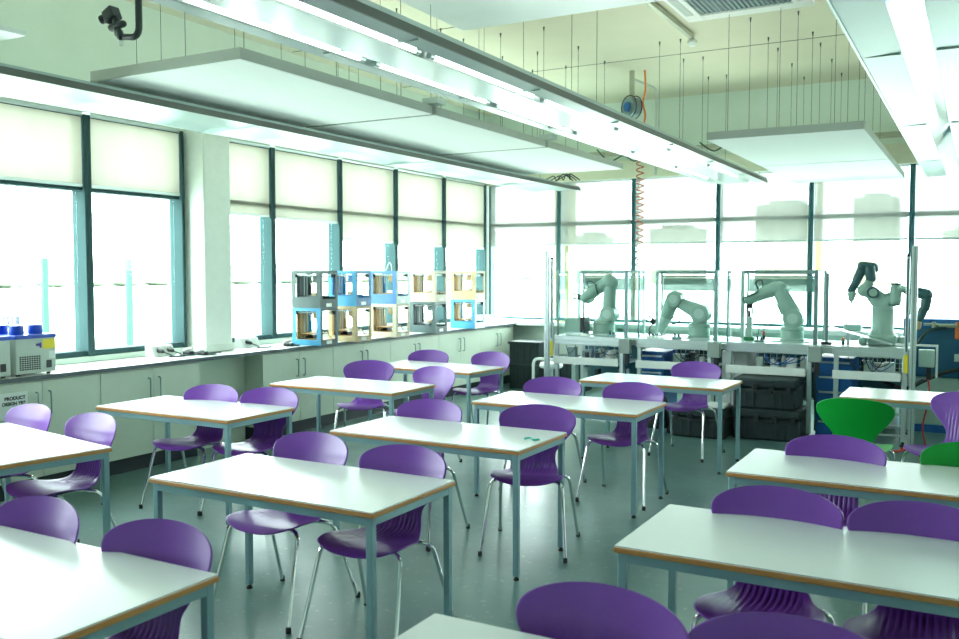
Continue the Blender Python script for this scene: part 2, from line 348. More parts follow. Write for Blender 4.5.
CEIL_FILL = 20
def beam(x0, x1, y0, y1, z, label, tubes, ws, style):
    t = thing('service_beam', label, 'ceiling light', (0, 0, 0))
    xm = (x0 + x1) / 2
    b_ = MB()
    if style == 'B':
        # shallow winged cross-section with two lamp grooves
        poly = [(x0, z + .01), (x0 + .16, z + .025), (tubes[0] - .05, z + .005), (tubes[0] - .03, z + .04), (tubes[0] + .03, z + .04), (tubes[0] + .05, z + .005), (tubes[1] - .05, z + .005),
                (tubes[1] - .03, z + .04), (tubes[1] + .03, z + .04), (tubes[1] + .05, z + .005), (x1 - .05, z + .02), (x1 - .013, z + .01), (x1 - .013, z + .07), (x0, z + .07)]
    elif style == 'A':
        poly = [(x0, z + .03), (x0 + .12, z + .01), (x0 + .22, z + .03), (x0 + .38, z + .03), (x0 + .48, z + .01), (x1 - .013, z + .02), (x1 - .013, z + .06), (x0, z + .06)]
    else:
        poly = [(x0 + .013, z + .002), (x0 + .21, z + .01), (x0 + .21, z + .05), (x0 + .36, z + .05), (x0 + .36, z + .01), (x1 - .013, z + .002), (x1 - .013, z + .07), (x0 + .013, z + .07)]
    b_.prism(poly, y0, y1)
    b_.build('housing', {'A': 'beam_satin', 'B': 'beam_white', 'C': 'beam_satin'}[style], t, ang=20)
    MB().box(x1 - .012, y0, z - .004, x1, y1, z + .04).build('edge_strip', 'beam_edge' if style != 'C' else 'alu', t)
    if style == 'C':
        MB().box(x0, y0, z - .006, x0 + .012, y1, z + .075).build('edge_strip', 'alu', t)
        MB().prism([(x0 + .212, z + .008), (x0 + .285, z + .038), (x0 + .358, z + .008), (x0 + .358, z + .012), (x0 + .285, z + .045), (x0 + .212, z + .012)], y0 + .01, y1 - .01).build('reflector', 'mirror', t)
    j = MB(); y = y0 + 1.2
    while y < y1 - .3:
        if style == 'C': j.box(x0 + .02, y, z + .001, x0 + .2, y + .005, z + .012); j.box(x0 + .37, y, z + .001, x1 - .02, y + .005, z + .012)
        else: j.box(x0 + .06, y, z + .006, x1 - .06, y + .005, z + .03)
        y += 1.42 if style == 'B' else 2.6
    j.build('panel_joint', 'beam_satin' if style == 'B' else 'alu', t)
    for tx in tubes:
        y = y0 + .1
        while y + 1.1 < y1:
            o = MB().cyl((tx, y + .04, z + .012), (tx, y + 1.28, z + .012), .0155, 10).build('lamp_tube', 'tube' if style == 'B' else 'tube_off', t)
            MB().cyl((tx, y, z + .012), (tx, y + .04, z + .012), .018, 10).cyl((tx, y + 1.28, z + .012), (tx, y + 1.32, z + .012), .018, 10).build('end_cap', 'alu', o)
            y += 1.42
    ld = bpy.data.lights.new('added_ceiling_fill', 'AREA'); ld.shape = 'RECTANGLE'; ld.size = .12; ld.size_y = y1 - y0 - .4; ld.energy = CEIL_FILL; ld.color = (.93, 1, .93)  # fill light added above each beam to brighten the ceiling, not a fitting
    lo = bpy.data.objects.new('added_ceiling_fill', ld); C.objects.link(lo); lo.parent = t; lo.location = (xm, (y0 + y1) / 2, z + .12); lo.rotation_euler = (R(180), 0, 0)
    wires(t, ws, z + .07, H)
    return t
beam(-5.74, -4.93, 1.6, 11.75, 2.87, 'long pale service beam hanging along the left windows', [], [(-5.3, y) for y in (4.7, 7.1, 9.5, 11.2)], 'A')
beam(-3.14, -2.42, 1.2, 11.95, 2.88, 'long white light fitting with two rows of tubes across the middle of the ceiling', [-2.98, -2.62], [(x, y) for x in (-3.11, -2.88) for y in (7.2, 9.6, 10.5, 11.6)], 'B')
beam(-.60, .62, 1.5, 12.25, 2.88, 'wide metal service beam with a mirrored channel at the upper right', [], [(-.4, 9.0), (-.4, 11.5), (.3, 9.0), (.3, 11.5)], 'C')
t = tag(MB().tube(bend([(-.17, 8.2, 2.875), (-.1, 8.25, 2.86), (-.03, 8.3, 2.875)], .03), .012, 8).build('smoke_detector', 'black'), 'small dark sensor stuck under the right service beam', 'sensor')
# cassette
t = thing('air_conditioner_cassette', 'white ceiling air conditioner with a dark grille at the top of the photo', 'air conditioner', (-1.875, 7.81, 4.05))
MB().box(-.5, -.5, .03, .5, .5, .175).build('body', 'white_plastic', t, bevel=.01)
fr = MB(); fr.box(-.56, -.56, 0, -.40, .56, .03).box(.40, -.56, 0, .56, .56, .03).box(-.40, -.56, 0, .40, -.40, .03).box(-.40, .40, 0, .40, .56, .03)
fr.build('frame', 'white_plastic', t, bevel=.006)
g = MB()
for k in range(19): x = -.37 + k * .041; g.box(x - .006, -.385, .006, x + .006, .385, .016)
for k in range(19): y = -.37 + k * .041; g.box(-.385, y - .006, .008, .385, y + .006, .018)
g.build('grille', 'alu_dark', t)
MB().box(-.39, -.39, .02, .39, .39, .029).build('filter', 'black', t)
for s in (-1, 1):
    MB().box(s * .485 - .035, -.33, -.006, s * .485 + .035, .33, 0).build('louvre', 'grey_plastic', t)
# strut with sensor
t = thing('ceiling_conduit', 'metal conduit strip on the ceiling ending in a small white sensor', 'conduit', (-2.71, 7.9, 4.17))
MB().box(-.025, -1.5, 0, .025, 1.55, .05).build('channel', 'tray_metal', t, bevel=.005)
MB().lathe([(.02, .0), (.05, -.01), (.055, -.04), (.03, -.07)], (0, 1.55, 0)).build('sensor', 'white_plastic', t)
# plate and drop post at top left
t = thing('projector_mount', 'white square plate on a dark drop post in the top left corner', 'bracket', (-4.95, 3.0, 3.0))
MB().box(-.5, -.45, 0, .42, .1, .03).build('plate', 'white_plastic', t, bevel=.004)
MB().box(-.17, -.08, .03, .08, .0, 1.22).build('drop_post', 'alu_dark', t, bevel=.005)
# gooseneck camera
t = thing('gooseneck_camera', 'black camera clamped to a curved black arm hanging from the ceiling', 'camera', (-3.53, 3.0, 3.0))
MB().tube(bend([(0, 0, 1.22), (0, 0, -.155), (-.13, 0, -.135)], .09, 8), .016, 10).build('arm', 'black', t)
MB().limb((-.12, -.01, -.135), (-.14, 0, -.11), .02, .018, 10).limb((-.11, 0, -.075), (-.19, 0, -.085), .017, .02, 10).limb((-.15, 0, -.12), (-.16, 0, -.05), .016, .02, 10).build('clamp', 'black', t)
MB().box(-.03, -.03, -.035, .04, .03, .03, Matrix.Translation((-.195, 0, -.025)) @ Matrix.Rotation(R(-25), 4, 'Y')).cyl((-.25, -.02, -.045), (-.2, 0, -.03), .022).build('camera_body', 'black', t, bevel=.008)
MB().cyl((-.13, 0, -.155), (-.125, 0, -.175), .01).build('lens', 'white_plastic', t)
# cable tray
t = thing('cable_tray', 'grey cable tray with conduits running along the top of the far wall', 'cable tray', (0, 12.4, 3.42))
MB().box(-6.5, -.1, 0, 5, -.09, .05).box(-6.5, .09, 0, 5, .1, .05).box(-6.5, -.09, 0, 5, .09, .006).build('tray', 'tray_metal', t)
for k, (dy, dz) in enumerate(((-.05, .04), (.0, .045), (.05, .04))): MB().cyl((-6.5, dy, dz), (5, dy, dz), .016, 8).build('conduit', 'beam_edge' if k == 1 else 'tray_metal', t)
MB().tube(catmull([(-3.4, -.12, .08), (-3.2, -.13, -.05), (-3.0, -.12, .04), (-2.8, -.14, -.1), (-2.6, -.1, .05)]), .01, 6).tube(catmull([(-4.9, -.12, .08), (-4.7, -.13, -.1), (-4.5, -.12, -.03), (-4.3, -.14, -.12), (-4.1, -.1, .05)]), .01, 6).build('loose_cable', 'cable_dark', t)
t = thing('cable_tangle', 'tangle of dark cables lying on the end of the left service beam', 'cable', (-5.05, 11.2, 2.94))
for k in range(3): MB().tube(catmull([(-.25 + .1 * k, .0, .0), (-.1 + .1 * k, .1, .1), (0 + .1 * k, 0, .03), (.12 + .05 * k, -.05, .1), (.22 + .05 * k, .05, .02)]), .008, 6).build('cable', 'cable_dark', t)
# hose reel
t = thing('hose_reel', 'round air hose reel hung on a bracket from the ceiling', 'hose reel', (-3.85, 10.8, 3.78))
MB().cyl((-.03, -.05, 0), (.03, .05, 0), .12, 26).build('drum', 'alu_dark', t)
MB().cyl((-.035, -.06, 0), (-.045, -.075, 0), .06, 18).build('hub', 'blue', t)
MB().box(-.03, -.01, .1, .03, .01, .45).build('bracket', 'tray_metal', t)
rg = MB()
for s in (-1, 1): rg.tube([(Vector((.5, .87, 0)) * .045 * s) + (Vector((.87, -.5, 0)) * math.cos(a) + Vector((0, 0, 1)) * math.sin(a)) * .14 for a in [2 * math.pi * k / 24 for k in range(25)]], .008, 6)
rg.build('rim', 'black', t)
t = thing('coiled_hose', 'red coiled air hose hanging from the reel in front of the far windows', 'hose', (-3.735, 10.8, 1.78))
n_ = 340; z0, z1 = 0, 1.78
MB().tube([(.045 * math.cos(k * .42), .045 * math.sin(k * .42), z0 + (z1 - z0) * k / n_) for k in range(n_)], .0075, 6).build('coil', 'hose_red', t)
MB().tube(catmull([(.045, 0, 1.78), (.06, 0, 1.9), (.03, 0, 2.05), (.06, 0, 2.2), (.05, 0, 2.44)]), .012, 6).build('upper_hose', 'orange', t)
t = thing('air_pipe', 'thin grey pipe bending down from the ceiling beside the hose reel', 'pipe', (-3.6, 11.0, 0))
MB().tube(bend([(-.32, 0, 4.18), (0, 0, 4.02), (0, 0, 2.95)], .06), .016, 8).build('pipe', 'grey_plastic', t)

# ------------------------------------------------------------------ left worktop and cabinets
wt = thing('worktop', 'long white worktop with a dark front edge along the left windows', 'worktop', (0, 0, 0))
MB().box(XL + .002, YF + .01, .9, -6.345, YB - .21, .93).build('surface', 'laminate', wt)
MB().box(-6.345, YF + .01, .898, -6.325, YB - .21, .931).build('front_edge', 'worktop_edge', wt)
seams = [(.9, 2.0), (2.0, 3.1), (3.1, 3.88), (3.88, 4.94), (4.94, 6.03), (6.87, 8.01), (8.01, 9.14), (9.14, 10.28), (10.28, 11.45), (11.45, 12.49)]
CL = {3: 'sage base cabinet bearing the paper sign, under the blue-rimmed units', 4: 'sage base cabinet left of the open knee space', 5: 'sage base cabinet just right of the open knee space', 6: 'sage base cabinet below the first stacks of printers',
      7: 'sage base cabinet below the middle printers', 8: 'sage base cabinet below the last printers', 9: 'sage base cabinet at the far end of the worktop'}
for i, (y0, y1) in enumerate(seams):
    if i < 3: continue
    t = thing('base_cabinet', CL.get(i, 'sage base cabinet left of the signed cabinet'), 'cabinet', (-6.36, (y0 + y1) / 2, 0), 0, 'sage cabinets under the window worktop')
    h = (y1 - y0) / 2
    MB().box(-.57, -h + .001, .13, -.022, h - .001, .897).build('carcass', 'cabinet', t)
    MB().box(-.55, -h + .001, 0, -.05, h - .001, .128).build('plinth', 'plinth', t)
    for s in (-1, 1):
        a, b_ = (-h + .003, -.002) if s < 0 else (.002, h - .003)
        d = MB().box(-.02, a, .135, 0, b_, .885).build('door', 'cabinet', t, bevel=.002)
        yy = s * .055
        MB().tube(bend([(0, yy, .80), (.03, yy, .80), (.03, yy, .62), (0, yy, .62)], .015, 3), .006, 8).build('handle', 'alu_dark', d)
tag(MB().box(-6.93, 6.04, .0, -6.6, 6.86, .895).build('knee_space_panel', 'cabinet'), 'plain sage panel closing the open knee space under the worktop', 'panel')
# sign
t = thing('paper_sign', 'laminated paper sign with black lettering taped to the cabinet door', 'sign', (-6.359, 4.235, .73))
MB().box(0, -.19, -.11, .002, .05, .09).build('sheet', 'paper', t)
def text(body, loc, rot, size, m, parent, name='lettering'):
    cu = bpy.data.curves.new(name, 'FONT'); cu.body = body; cu.size = size; cu.align_x = 'CENTER'; cu.align_y = 'CENTER'; cu.extrude = .0006; cu.offset = .0015
    o = bpy.data.objects.new(name, cu); C.objects.link(o); bpy.context.view_layer.update()
    me = bpy.data.meshes.new_from_object(o); bpy.data.objects.remove(o); o = bpy.data.objects.new(name, me); C.objects.link(o)
    me.materials.clear(); me.materials.append(M[m]); o.location = loc; o.rotation_euler = rot; o.parent = parent; return o
text('PRODUCT', (.003, -.055, .045), (R(90), 0, R(90)), .036, 'ink', t)
text('DESIGN YR8', (.003, -.065, .005), (R(90), 0, R(90)), .034, 'ink', t)

# blue-rimmed bench units
def bath(y, label, extra):
    t = thing('laboratory_bath', label, 'bench unit', (-6.62, y, .931), 0, 'blue-rimmed units on the worktop')
    MB().box(-.16, -.17, .015, .24, .17, .29).build('casing', 'grey_plastic', t, bevel=.008)
    MB().box(-.165, -.175, .285, .245, .175, .315).build('rim', 'blue_lid', t, bevel=.004)
    for x, yy in ((-.05, -.1), (.12, -.08), (.12, .08)) if extra else ((.12, .05), (.0, -.05)):
        k = MB().lathe([(.03, .315), (.052, .315), (.055, .33), (.052, .385), (.03, .39)], (x, yy, 0)).build('knob', 'blue_lid', t)
    for x in (-.12, .2):
        for yy in (-.13, .13): MB().cyl((x, yy, 0), (x, yy, .017), .016, 10).build('foot', 'rubber', t)
    v = MB()
    for a in range(9):
        for b_ in range(7):
            v.box(.2405, -.14 + a * .02, .045 + b_ * .016, .2425, -.126 + a * .02, .056 + b_ * .016)
    v.build('vent', 'black', t)
    MB().box(.24, .085, .05, .245, .13, .11).build('power_socket', 'black', t, bevel=.002)
    if extra:
        MB().box(.2402, .06, .2, .242, .165, .275).build('yellow_label', 'yellow', t)
        MB().box(.2402, -.0, .225, .242, .045, .245).box(.2402, .03, .21, .242, .045, .25).build('purple_label', 'label_purple', t)
        MB().box(.2402, .11, .12, .242, .16, .18).build('white_label', 'paper', t)
bath(4.38, 'grey bench unit with blue rim and yellow label on the worktop', True)
bath(4.0, 'grey bench unit with blue rim cut by the left edge of the photo', False)
t = thing('bottle_rack', 'white perforated rack behind the blue-rimmed units', 'rack', (-6.84, 4.28, .931))
rk = MB()
for k in range(14): rk.box(-.01, -.22 + k * .035, .36, .01, -.205 + k * .035, .43)
rk.box(-.008, -.23, .34, .008, .27, .36).box(-.008, -.23, .43, .008, .27, .44).box(-.01, -.23, 0, .01, -.21, .44).box(-.01, .25, 0, .01, .27, .44)
rk.build('rack_frame', 'white_plastic', t)

def socket_box(y, label, n):
    t = thing('socket_box', label, 'socket box', (-6.78, y, .931), 0, 'tilted socket boxes on the worktop')
    MB().prism([(-.1, 0), (.03, 0), (-.02, .1), (-.1, .1)], -.13, .13).build('housing', 'white_plastic', t, bevel=.004)
    for k in range(n):
        yy = -.06 + k * .12
        p = MB().limb((.02, yy, .06), (.06, yy, .05), .026, .018, 12).build('plug', 'black', t)
        MB().tube(catmull([(.07, yy, .045), (.13, yy + .05, .012), (.18, yy - .02, .008), (.24, yy + .1, .008), (.15, yy + .2, .008)]), .006, 6).build('cord', 'cable_dark', p)
socket_box(5.97, 'white tilted socket box left of the column with two plugs', 2)
socket_box(7.14, 'white tilted socket box right of the column with one plug', 1)
def adapter(x, y, label, sd):
    rnd = random.Random(sd)
    t = thing('power_adapter', label, 'adapter', (x, y, .931))
    MB().box(-.05, -.03, 0, .05, .03, .035).build('brick', 'black', t, bevel=.006)
    MB().tube(catmull([(.05, 0, .012), (.1, .05, .008), (.05, .12, .008), (-.03, .1, .008), (-.08, .18, .008), (.0, .24, .008)]), .006, 6).build('cord', 'cable_dark', t)
    MB().limb((-.05, .0, .04), (-.0, .04, .06), .018, .014, 8).build('plug', 'white_plastic', t)
adapter(-6.66, 6.17, 'black power adapter with cord between socket box and column', 1)
adapter(-6.52, 6.22, 'small black adapter on the worktop edge before the column', 2)
adapter(-6.5, 7.42, 'black power adapter left of the first printer stack', 3)

# 3D printers
def plate_frame(mb, ax, c, a0, a1, z0, z1, wa, wz0, wz1, th=.008):
    def bx(p0, p1, q0, q1):
        if p1 - p0 < 1e-4 or q1 - q0 < 1e-4: return
        if ax == 'x': mb.box(c - th / 2, p0, q0, c + th / 2, p1, q1)
        else: mb.box(p0, c - th / 2, q0, p1, c + th / 2, q1)
    bx(a0, a0 + wa, z0, z1); bx(a1 - wa, a1, z0, z1); bx(a0 + wa, a1 - wa, z0, z0 + wz0); bx(a0 + wa, a1 - wa, z1 - wz1, z1)
    return mb
def printer(x, y, z, side, front, inner, label, solid=.09, sw=.055):
    t = thing('desktop_printer', label, '3D printer', (x, y, z), 0, 'stacked 3D printers on the worktop')
    hx, hy, h = .2, .15, .405
    plate_frame(MB(), 'y', -hy + .004, -hx, hx, 0, h, sw, solid, .035).build('side_panel', side, t)
    plate_frame(MB(), 'y', hy - .004, -hx, hx, 0, h, .035, solid, .035).build('side_panel', side, t)
    plate_frame(MB(), 'x', hx - .004, -hy + .009, hy - .009, 0, h, .028, solid * .8, .03).build('front_panel', front, t)
    plate_frame(MB(), 'x', -hx + .004, -hy + .009, hy - .009, 0, h, .03, solid, .03).build('back_panel', side, t)
    MB().box(-hx + .01, -hy + .009, .055, hx - .01, hy - .009, .062).build('deck', inner, t)
    gr = MB()
    for s in (-1, 1):
        gr.cyl((-hx + .03, s * .115, h - .05), (hx - .03, s * .115, h - .05), .005, 8); gr.cyl((s * .16, -.135, h - .06), (s * .16, .135, h - .06), .005, 8)
    gr.cyl((-hx + .02, .01, h - .055), (hx - .02, .01, h - .055), .004, 8); gr.cyl((.02, -.13, h - .065), (.02, .13, h - .065), .004, 8)
    gr.build('gantry_rods', 'alu', t)
    MB().box(-.01, -.02, h - .12, .05, .04, h - .045).tube([(.02, .01, h - .12), (.02, .01, h - .145)], [.014, .003], 8).build('print_head', inner, t, bevel=.003)
    zs = MB()
    for s in (-1, 1): zs.cyl((-.15, s * .05, .06), (-.15, s * .05, h - .03), .006, 8)
    zs.cyl((-.15, 0, .06), (-.15, 0, h - .05), .008, 8); zs.build('lift_screws', 'alu', t)
    MB().box(-.185, -.09, .06, -.17, .09, h - .04).box(-.13, -.1, .12, -.115, -.06, h - .06).build('back_tower', inner, t)
    for sx, sy in ((-1, -1), (-1, 1), (1, 1)): MB().box(sx * .165 - .02, sy * .118 - .018, h - .075, sx * .165 + .02, sy * .118 + .018, h - .037).build('motor', 'black', t, bevel=.003)
    MB().box(-.16, .02, .063, -.05, .12, .10).build('electronics_box', 'black', t, bevel=.003)
    MB().box(-.0, -.06, .132, .07, .03, .165).build('printed_part', 'wood_pale' if inner != 'wood' else 'white_plastic', t, bevel=.006)
    MB().box(-.14, -.1, .12, .11, .1, .13).box(-.14, -.1, .085, -.12, .1, .12).build('build_plate', inner, t)
    MB().box(hx - .012, -.05, .012, hx + .004, .04, .05).build('control_panel', 'white_plastic', t, bevel=.002)
    MB().tube(catmull([(.02, .01, h - .05), (.03, .0, h + .05 if z > 1.2 else h - .03), (-.05, .06, h + .1 if z > 1.2 else h - .08), (-.14, .1, h - .04), (-.16, .12, .25)]), .004, 6).build('filament_tube', 'white_plastic', t)
    MB().tube(catmull([(.12, -.08, .07), (.15, .02, .16), (.12, .09, .1), (.15, .1, .07)]), .004, 6).build('wire', 'black', t)
    return t
cols = [7.76, 8.39, 9.2, 10.1, 11.15]
T = [('printer_grey', 'printer_grey', 'printer_grey', 'dark grey 3D printer on top of the stack nearest the camera'), ('printer_sky', 'printer_blue', 'printer_blue', 'pale blue 3D printer on top of the second stack'),
     ('printer_blue', 'robot_grey', 'wood', 'mid blue 3D printer on top of the third stack'), ('printer_white', 'printer_white', 'wood', 'cream 3D printer on top of the fourth stack'), ('wood_pale', 'printer_white', 'wood', 'plywood 3D printer on top of the last stack')]
Bt = [('printer_sky', 'printer_grey', 'wood', 'sky blue 3D printer at the bottom of the stack nearest the camera'), ('wood_pale', 'wood_pale', 'wood', 'plywood 3D printer at the bottom of the second stack'),
      ('printer_white', 'printer_white', 'wood', 'cream 3D printer at the bottom of the third stack'), ('printer_grey', 'printer_grey', 'printer_grey', 'dark grey 3D printer at the bottom of the fourth stack'), ('printer_sky', 'alu', 'wood', 'pale blue 3D printer at the bottom of the last stack')]
for i, y in enumerate(cols):
    printer(-6.41, y, .932, *Bt[i], solid=.06 if i < 3 else .1)
    printer(-6.41, y, 1.339, *T[i], solid=.12)
tag(MB().box(-6.62, 11.6, .932, -6.42, 11.95, 1.08).build('storage_box', 'white_plastic', bevel=.01), 'white box on the worktop past the last printer stack', 'box')
tag(MB().box(-6.75, 12.02, .932, -6.45, 12.4, 1.02).build('storage_box', 'paper', bevel=.01), 'flat pale box at the far end of the worktop', 'box')

# ------------------------------------------------------------------ tables
TL, TW, TH = 1.325, .67, .74
def make_table():
    t = thing('classroom_table', '', 'table')
    MB().box(-TL / 2 + .004, -TW / 2 + .004, TH - .006, TL / 2 - .004, TW / 2 - .004, TH).build('tabletop', 'laminate', t)
    MB().box(-TL / 2, -TW / 2, TH - .026, TL / 2, TW / 2, TH - .0062).build('wooden_edge', 'beech_edge', t, bevel=.003)
    fr = MB(); i = .012
    fr.box(-TL / 2 + i + .032, -TW / 2 + i, TH - .062, TL / 2 - i - .032, -TW / 2 + i + .022, TH - .027).box(-TL / 2 + i + .032, TW / 2 - i - .022, TH - .062, TL / 2 - i - .032, TW / 2 - i, TH - .027)
    fr.box(-TL / 2 + i, -TW / 2 + i + .032, TH - .062, -TL / 2 + i + .022, TW / 2 - i - .032, TH - .027).box(TL / 2 - i - .022, -TW / 2 + i + .032, TH - .062, TL / 2 - i, TW / 2 - i - .032, TH - .027)
    fr.build('frame', 'table_steel', t, bevel=.002)
    for sx in (-1, 1):
        for sy in (-1, 1):
            x, y = sx * (TL / 2 - i - .016), sy * (TW / 2 - i - .016)
            l = MB().box(x - .016, y - .016, .022, x + .016, y + .016, TH - .027).build('leg', 'table_steel', t, bevel=.003)
            MB().lathe([(.009, .024), (.009, .012), (.015, .01), (.017, 0)], (x, y, 0), 12).build('foot', 'rubber', l)
    return t
TABLES = [(-2.82, 3.30, 0, 'white table front and centre-left, with two purple chairs behind it'), (-5.03, 4.71, 0, 'white table standing closest to the sage cabinets, third row'),
          (-4.98, 3.17, -10, 'slightly turned white table cut by the left edge, second row'), (-2.82, 1.78, 0, 'white table in the bottom left corner, nearest the camera'),
          (-2.87, 4.74, 0, 'white table with a turquoise scrap on it, middle of the room'), (-4.84, 6.36, 0, 'white table beside the cabinets below the first printer stack'),
          (-2.725, 6.285, 0, 'white table in the centre, one row behind the one with the scrap'), (-5.0, 8.0, -4, 'farthest white table on the left, by the last printers'),
          (-2.54, 7.96, -1, 'farthest white table in the middle, before the robot benches'), (-.475, 3.37, 0, 'large white table at the right, nearest but one to the camera'),
          (-.42, 4.79, 0, 'white table at the right with a green chair behind it'), (-.30, 7.95, 0, 'farthest white table at the right, below the two-armed robot'),
          (-.70, 1.84, 0, 'white table cut by the bottom edge of the photo')]
proto_t = make_table()
protos = list(proto_t.children)
for i, (x, y, r, lb) in enumerate(TABLES):
    o = proto_t if i == 0 else copy_tree(proto_t)
    o.location = (x, y, 0); o.rotation_euler = (0, 0, R(r)); o['label'] = lb; o['group'] = 'white classroom tables'
t = tag(MB().tube(catmull([(-2.33, 4.72, .746), (-2.30, 4.735, .752), (-2.27, 4.72, .746), (-2.24, 4.74, .748)]), .006, 6).build('crumpled_scrap', 'turquoise'), 'tiny turquoise scrap lying on the middle table', 'scrap')

# ------------------------------------------------------------------ chairs
def chair_meshes():
    prof = []
    for a in (4, 20, 38, 56, 74): q = math.cos(R(a)); prof.append((-.160 - .093 * q, .472 - .026 * q ** 3, .224 * math.sin(R(a)) ** .8))
    prof += [(-.13, .474, .227), (-.07, .471, .225), (.0, .463, .212), (.06, .458, .188), (.11, .460, .162), (.15, .472, .142),
            (.178, .496, .128), (.192, .528, .121), (.20, .565, .124), (.207, .60, .146), (.214, .63, .170), (.221, .66, .199), (.229, .69, .226), (.237, .715, .242), (.244, .737, .250)]
    for a in (0, 14, 28, 42, 56, 68, 78, 86): prof.append((.250 + .036 * math.sin(R(a)), .76 + .102 * math.sin(R(a)), .252 * math.cos(R(a))))
    P = catmull([Vector(p) for p in prof], 3)
    n = 60; rings = []
    for i, p in enumerate(P):
        q0, q1 = P[max(i - 1, 0)], P[min(i + 1, len(P) - 1)]
        T_ = Vector((q1[0] - q0[0], q1[1] - q0[1])).normalized(); N = Vector((-T_.y, T_.x))
        zz = p[1]; f = i / (len(P) - 1)
        g_ = max(0, min(1, (zz - .46) / .25)); cup = .014 + .034 * g_
        rib = max(0, min(1, (f - .16) / .12)) * max(0, min(1, (.72 - f) / .12))
        F, Bk = [], []
        for j in range(n + 1):
            s = -1 + 2 * j / n; x = p[2] * s
            rr = rib * max(0, min(1, (.86 - abs(s)) / .1))
            off = cup * (x / .25) ** 2 - .0045 * rr * (max(0, math.cos(2 * math.pi * x / .0245)) ** 1.5)
            F.append(Vector((x, p[0] + N.x * off, p[1] + N.y * off)))
            o2 = cup * (x / .25) ** 2 - .0075
            Bk.append(Vector((x, p[0] + N.x * o2, p[1] + N.y * o2)))
        e = .003; c = cup * (p[2] / .25) ** 2 - .00375
        ring = F + [Vector((p[2] + e, p[0] + N.x * c, p[1] + N.y * c))] + Bk[::-1] + [Vector((-p[2] - e, p[0] + N.x * c, p[1] + N.y * c))]
        rings.append(ring)
    return rings
def shell(rings, name, material, parent, nrm, k0, cap0, cap1):
    n = len(rings[0]); v = [tuple(p) for r_ in rings for p in r_]; f = []
    for i in range(len(rings) - 1):
        for j in range(n):
            a = i * n + j; b_ = i * n + (j + 1) % n; f.append((a, a + n, b_ + n, b_))
    m_ = (n - 2) // 2   # front count
    def cap(i, fl):
        o_ = i * n
        for j in range(m_ - 1):
            q = (o_ + j, o_ + j + 1, o_ + 2 * m_ - 1 - j, o_ + 2 * m_ - j)
            f.append(q if fl else q[::-1])
        for q in ((o_ + m_ - 1, o_ + m_, o_ + m_ + 1), (o_ + 0, o_ + 2 * m_, o_ + 2 * m_ + 1)): f.append(q)
    if cap0: cap(0, False)
    if cap1: cap(len(rings) - 1, True)
    me = bpy.data.meshes.new(name); me.from_pydata(v, [], f); me.update()
    bm = bmesh.new(); bm.from_mesh(me); bmesh.ops.recalc_face_normals(bm, faces=bm.faces); bm.to_mesh(me); bm.free()
    for p in me.polygons: p.use_smooth = True
    me.materials.append(M[material])
    o = bpy.data.objects.new(name, me); C.objects.link(o); o.parent = parent
    return o
def make_chair(colour):
    t = thing('classroom_chair', '', 'chair')
    rg = chair_meshes(); k = next(i for i, r_ in enumerate(rg) if r_[0].z > .53 and i > 20)
    s_ = shell(rg[:k + 1], 'seat', colour, t, None, 0, True, False); b_ = shell(rg[k:], 'backrest', colour, t, None, k, False, True)
    # smooth over the shared ring: make both meet with matching normals
    full = shell(rg, 'x', colour, None, None, 0, True, True)
    nr = [vv.normal.copy() for vv in full.data.vertices]; N_ = len(rg[0])
    sg = 1 if nr[0 * N_ + 30].z > -1 else 1
    ck = full.data.vertices[(N_ * 12) + 30].normal.z
    s_.data.normals_split_custom_set_from_vertices([nr[i] if s_.data.vertices[i].normal.dot(nr[i]) >= 0 else -nr[i] for i in range(len(s_.data.vertices))])
    off = k * N_
    b_.data.normals_split_custom_set_from_vertices([nr[off + i] if b_.data.vertices[i].normal.dot(nr[off + i]) >= 0 else -nr[off + i] for i in range(len(b_.data.vertices))])
    bpy.data.objects.remove(full)
    for sx in (-1, 1):
        MB().tube(bend([(sx * .07, -.10, .450), (sx * .222, -.15, .450), (sx * .262, -.275, .004)], .055, 6), .0105, 10).build('leg', 'chrome', t)
        MB().tube(bend([(sx * .07, .07, .438), (sx * .222, .12, .438), (sx * .262, .275, .004)], .055, 6), .0105, 10).build('leg', 'chrome', t)
    ch = list(t.children)
    for l in [c for c in C.objects if c.parent == t and c.name.startswith('leg')]:
        e = l.data.vertices[-1].co
        MB().lathe([(.010, .03), (.012, .028), (.0135, .02), (.0135, 0)], ((.262 if e.x > 0 else -.262), (.275 if e.y > 0 else -.275), 0), 10).build('foot_cap', 'rubber', l)
    MB().box(-.09, -.12, .434, .09, .09, .448).box(-.012, -.2, .44, .012, .1, .45).build('seat_bracket', 'black', t, bevel=.003)
    return t
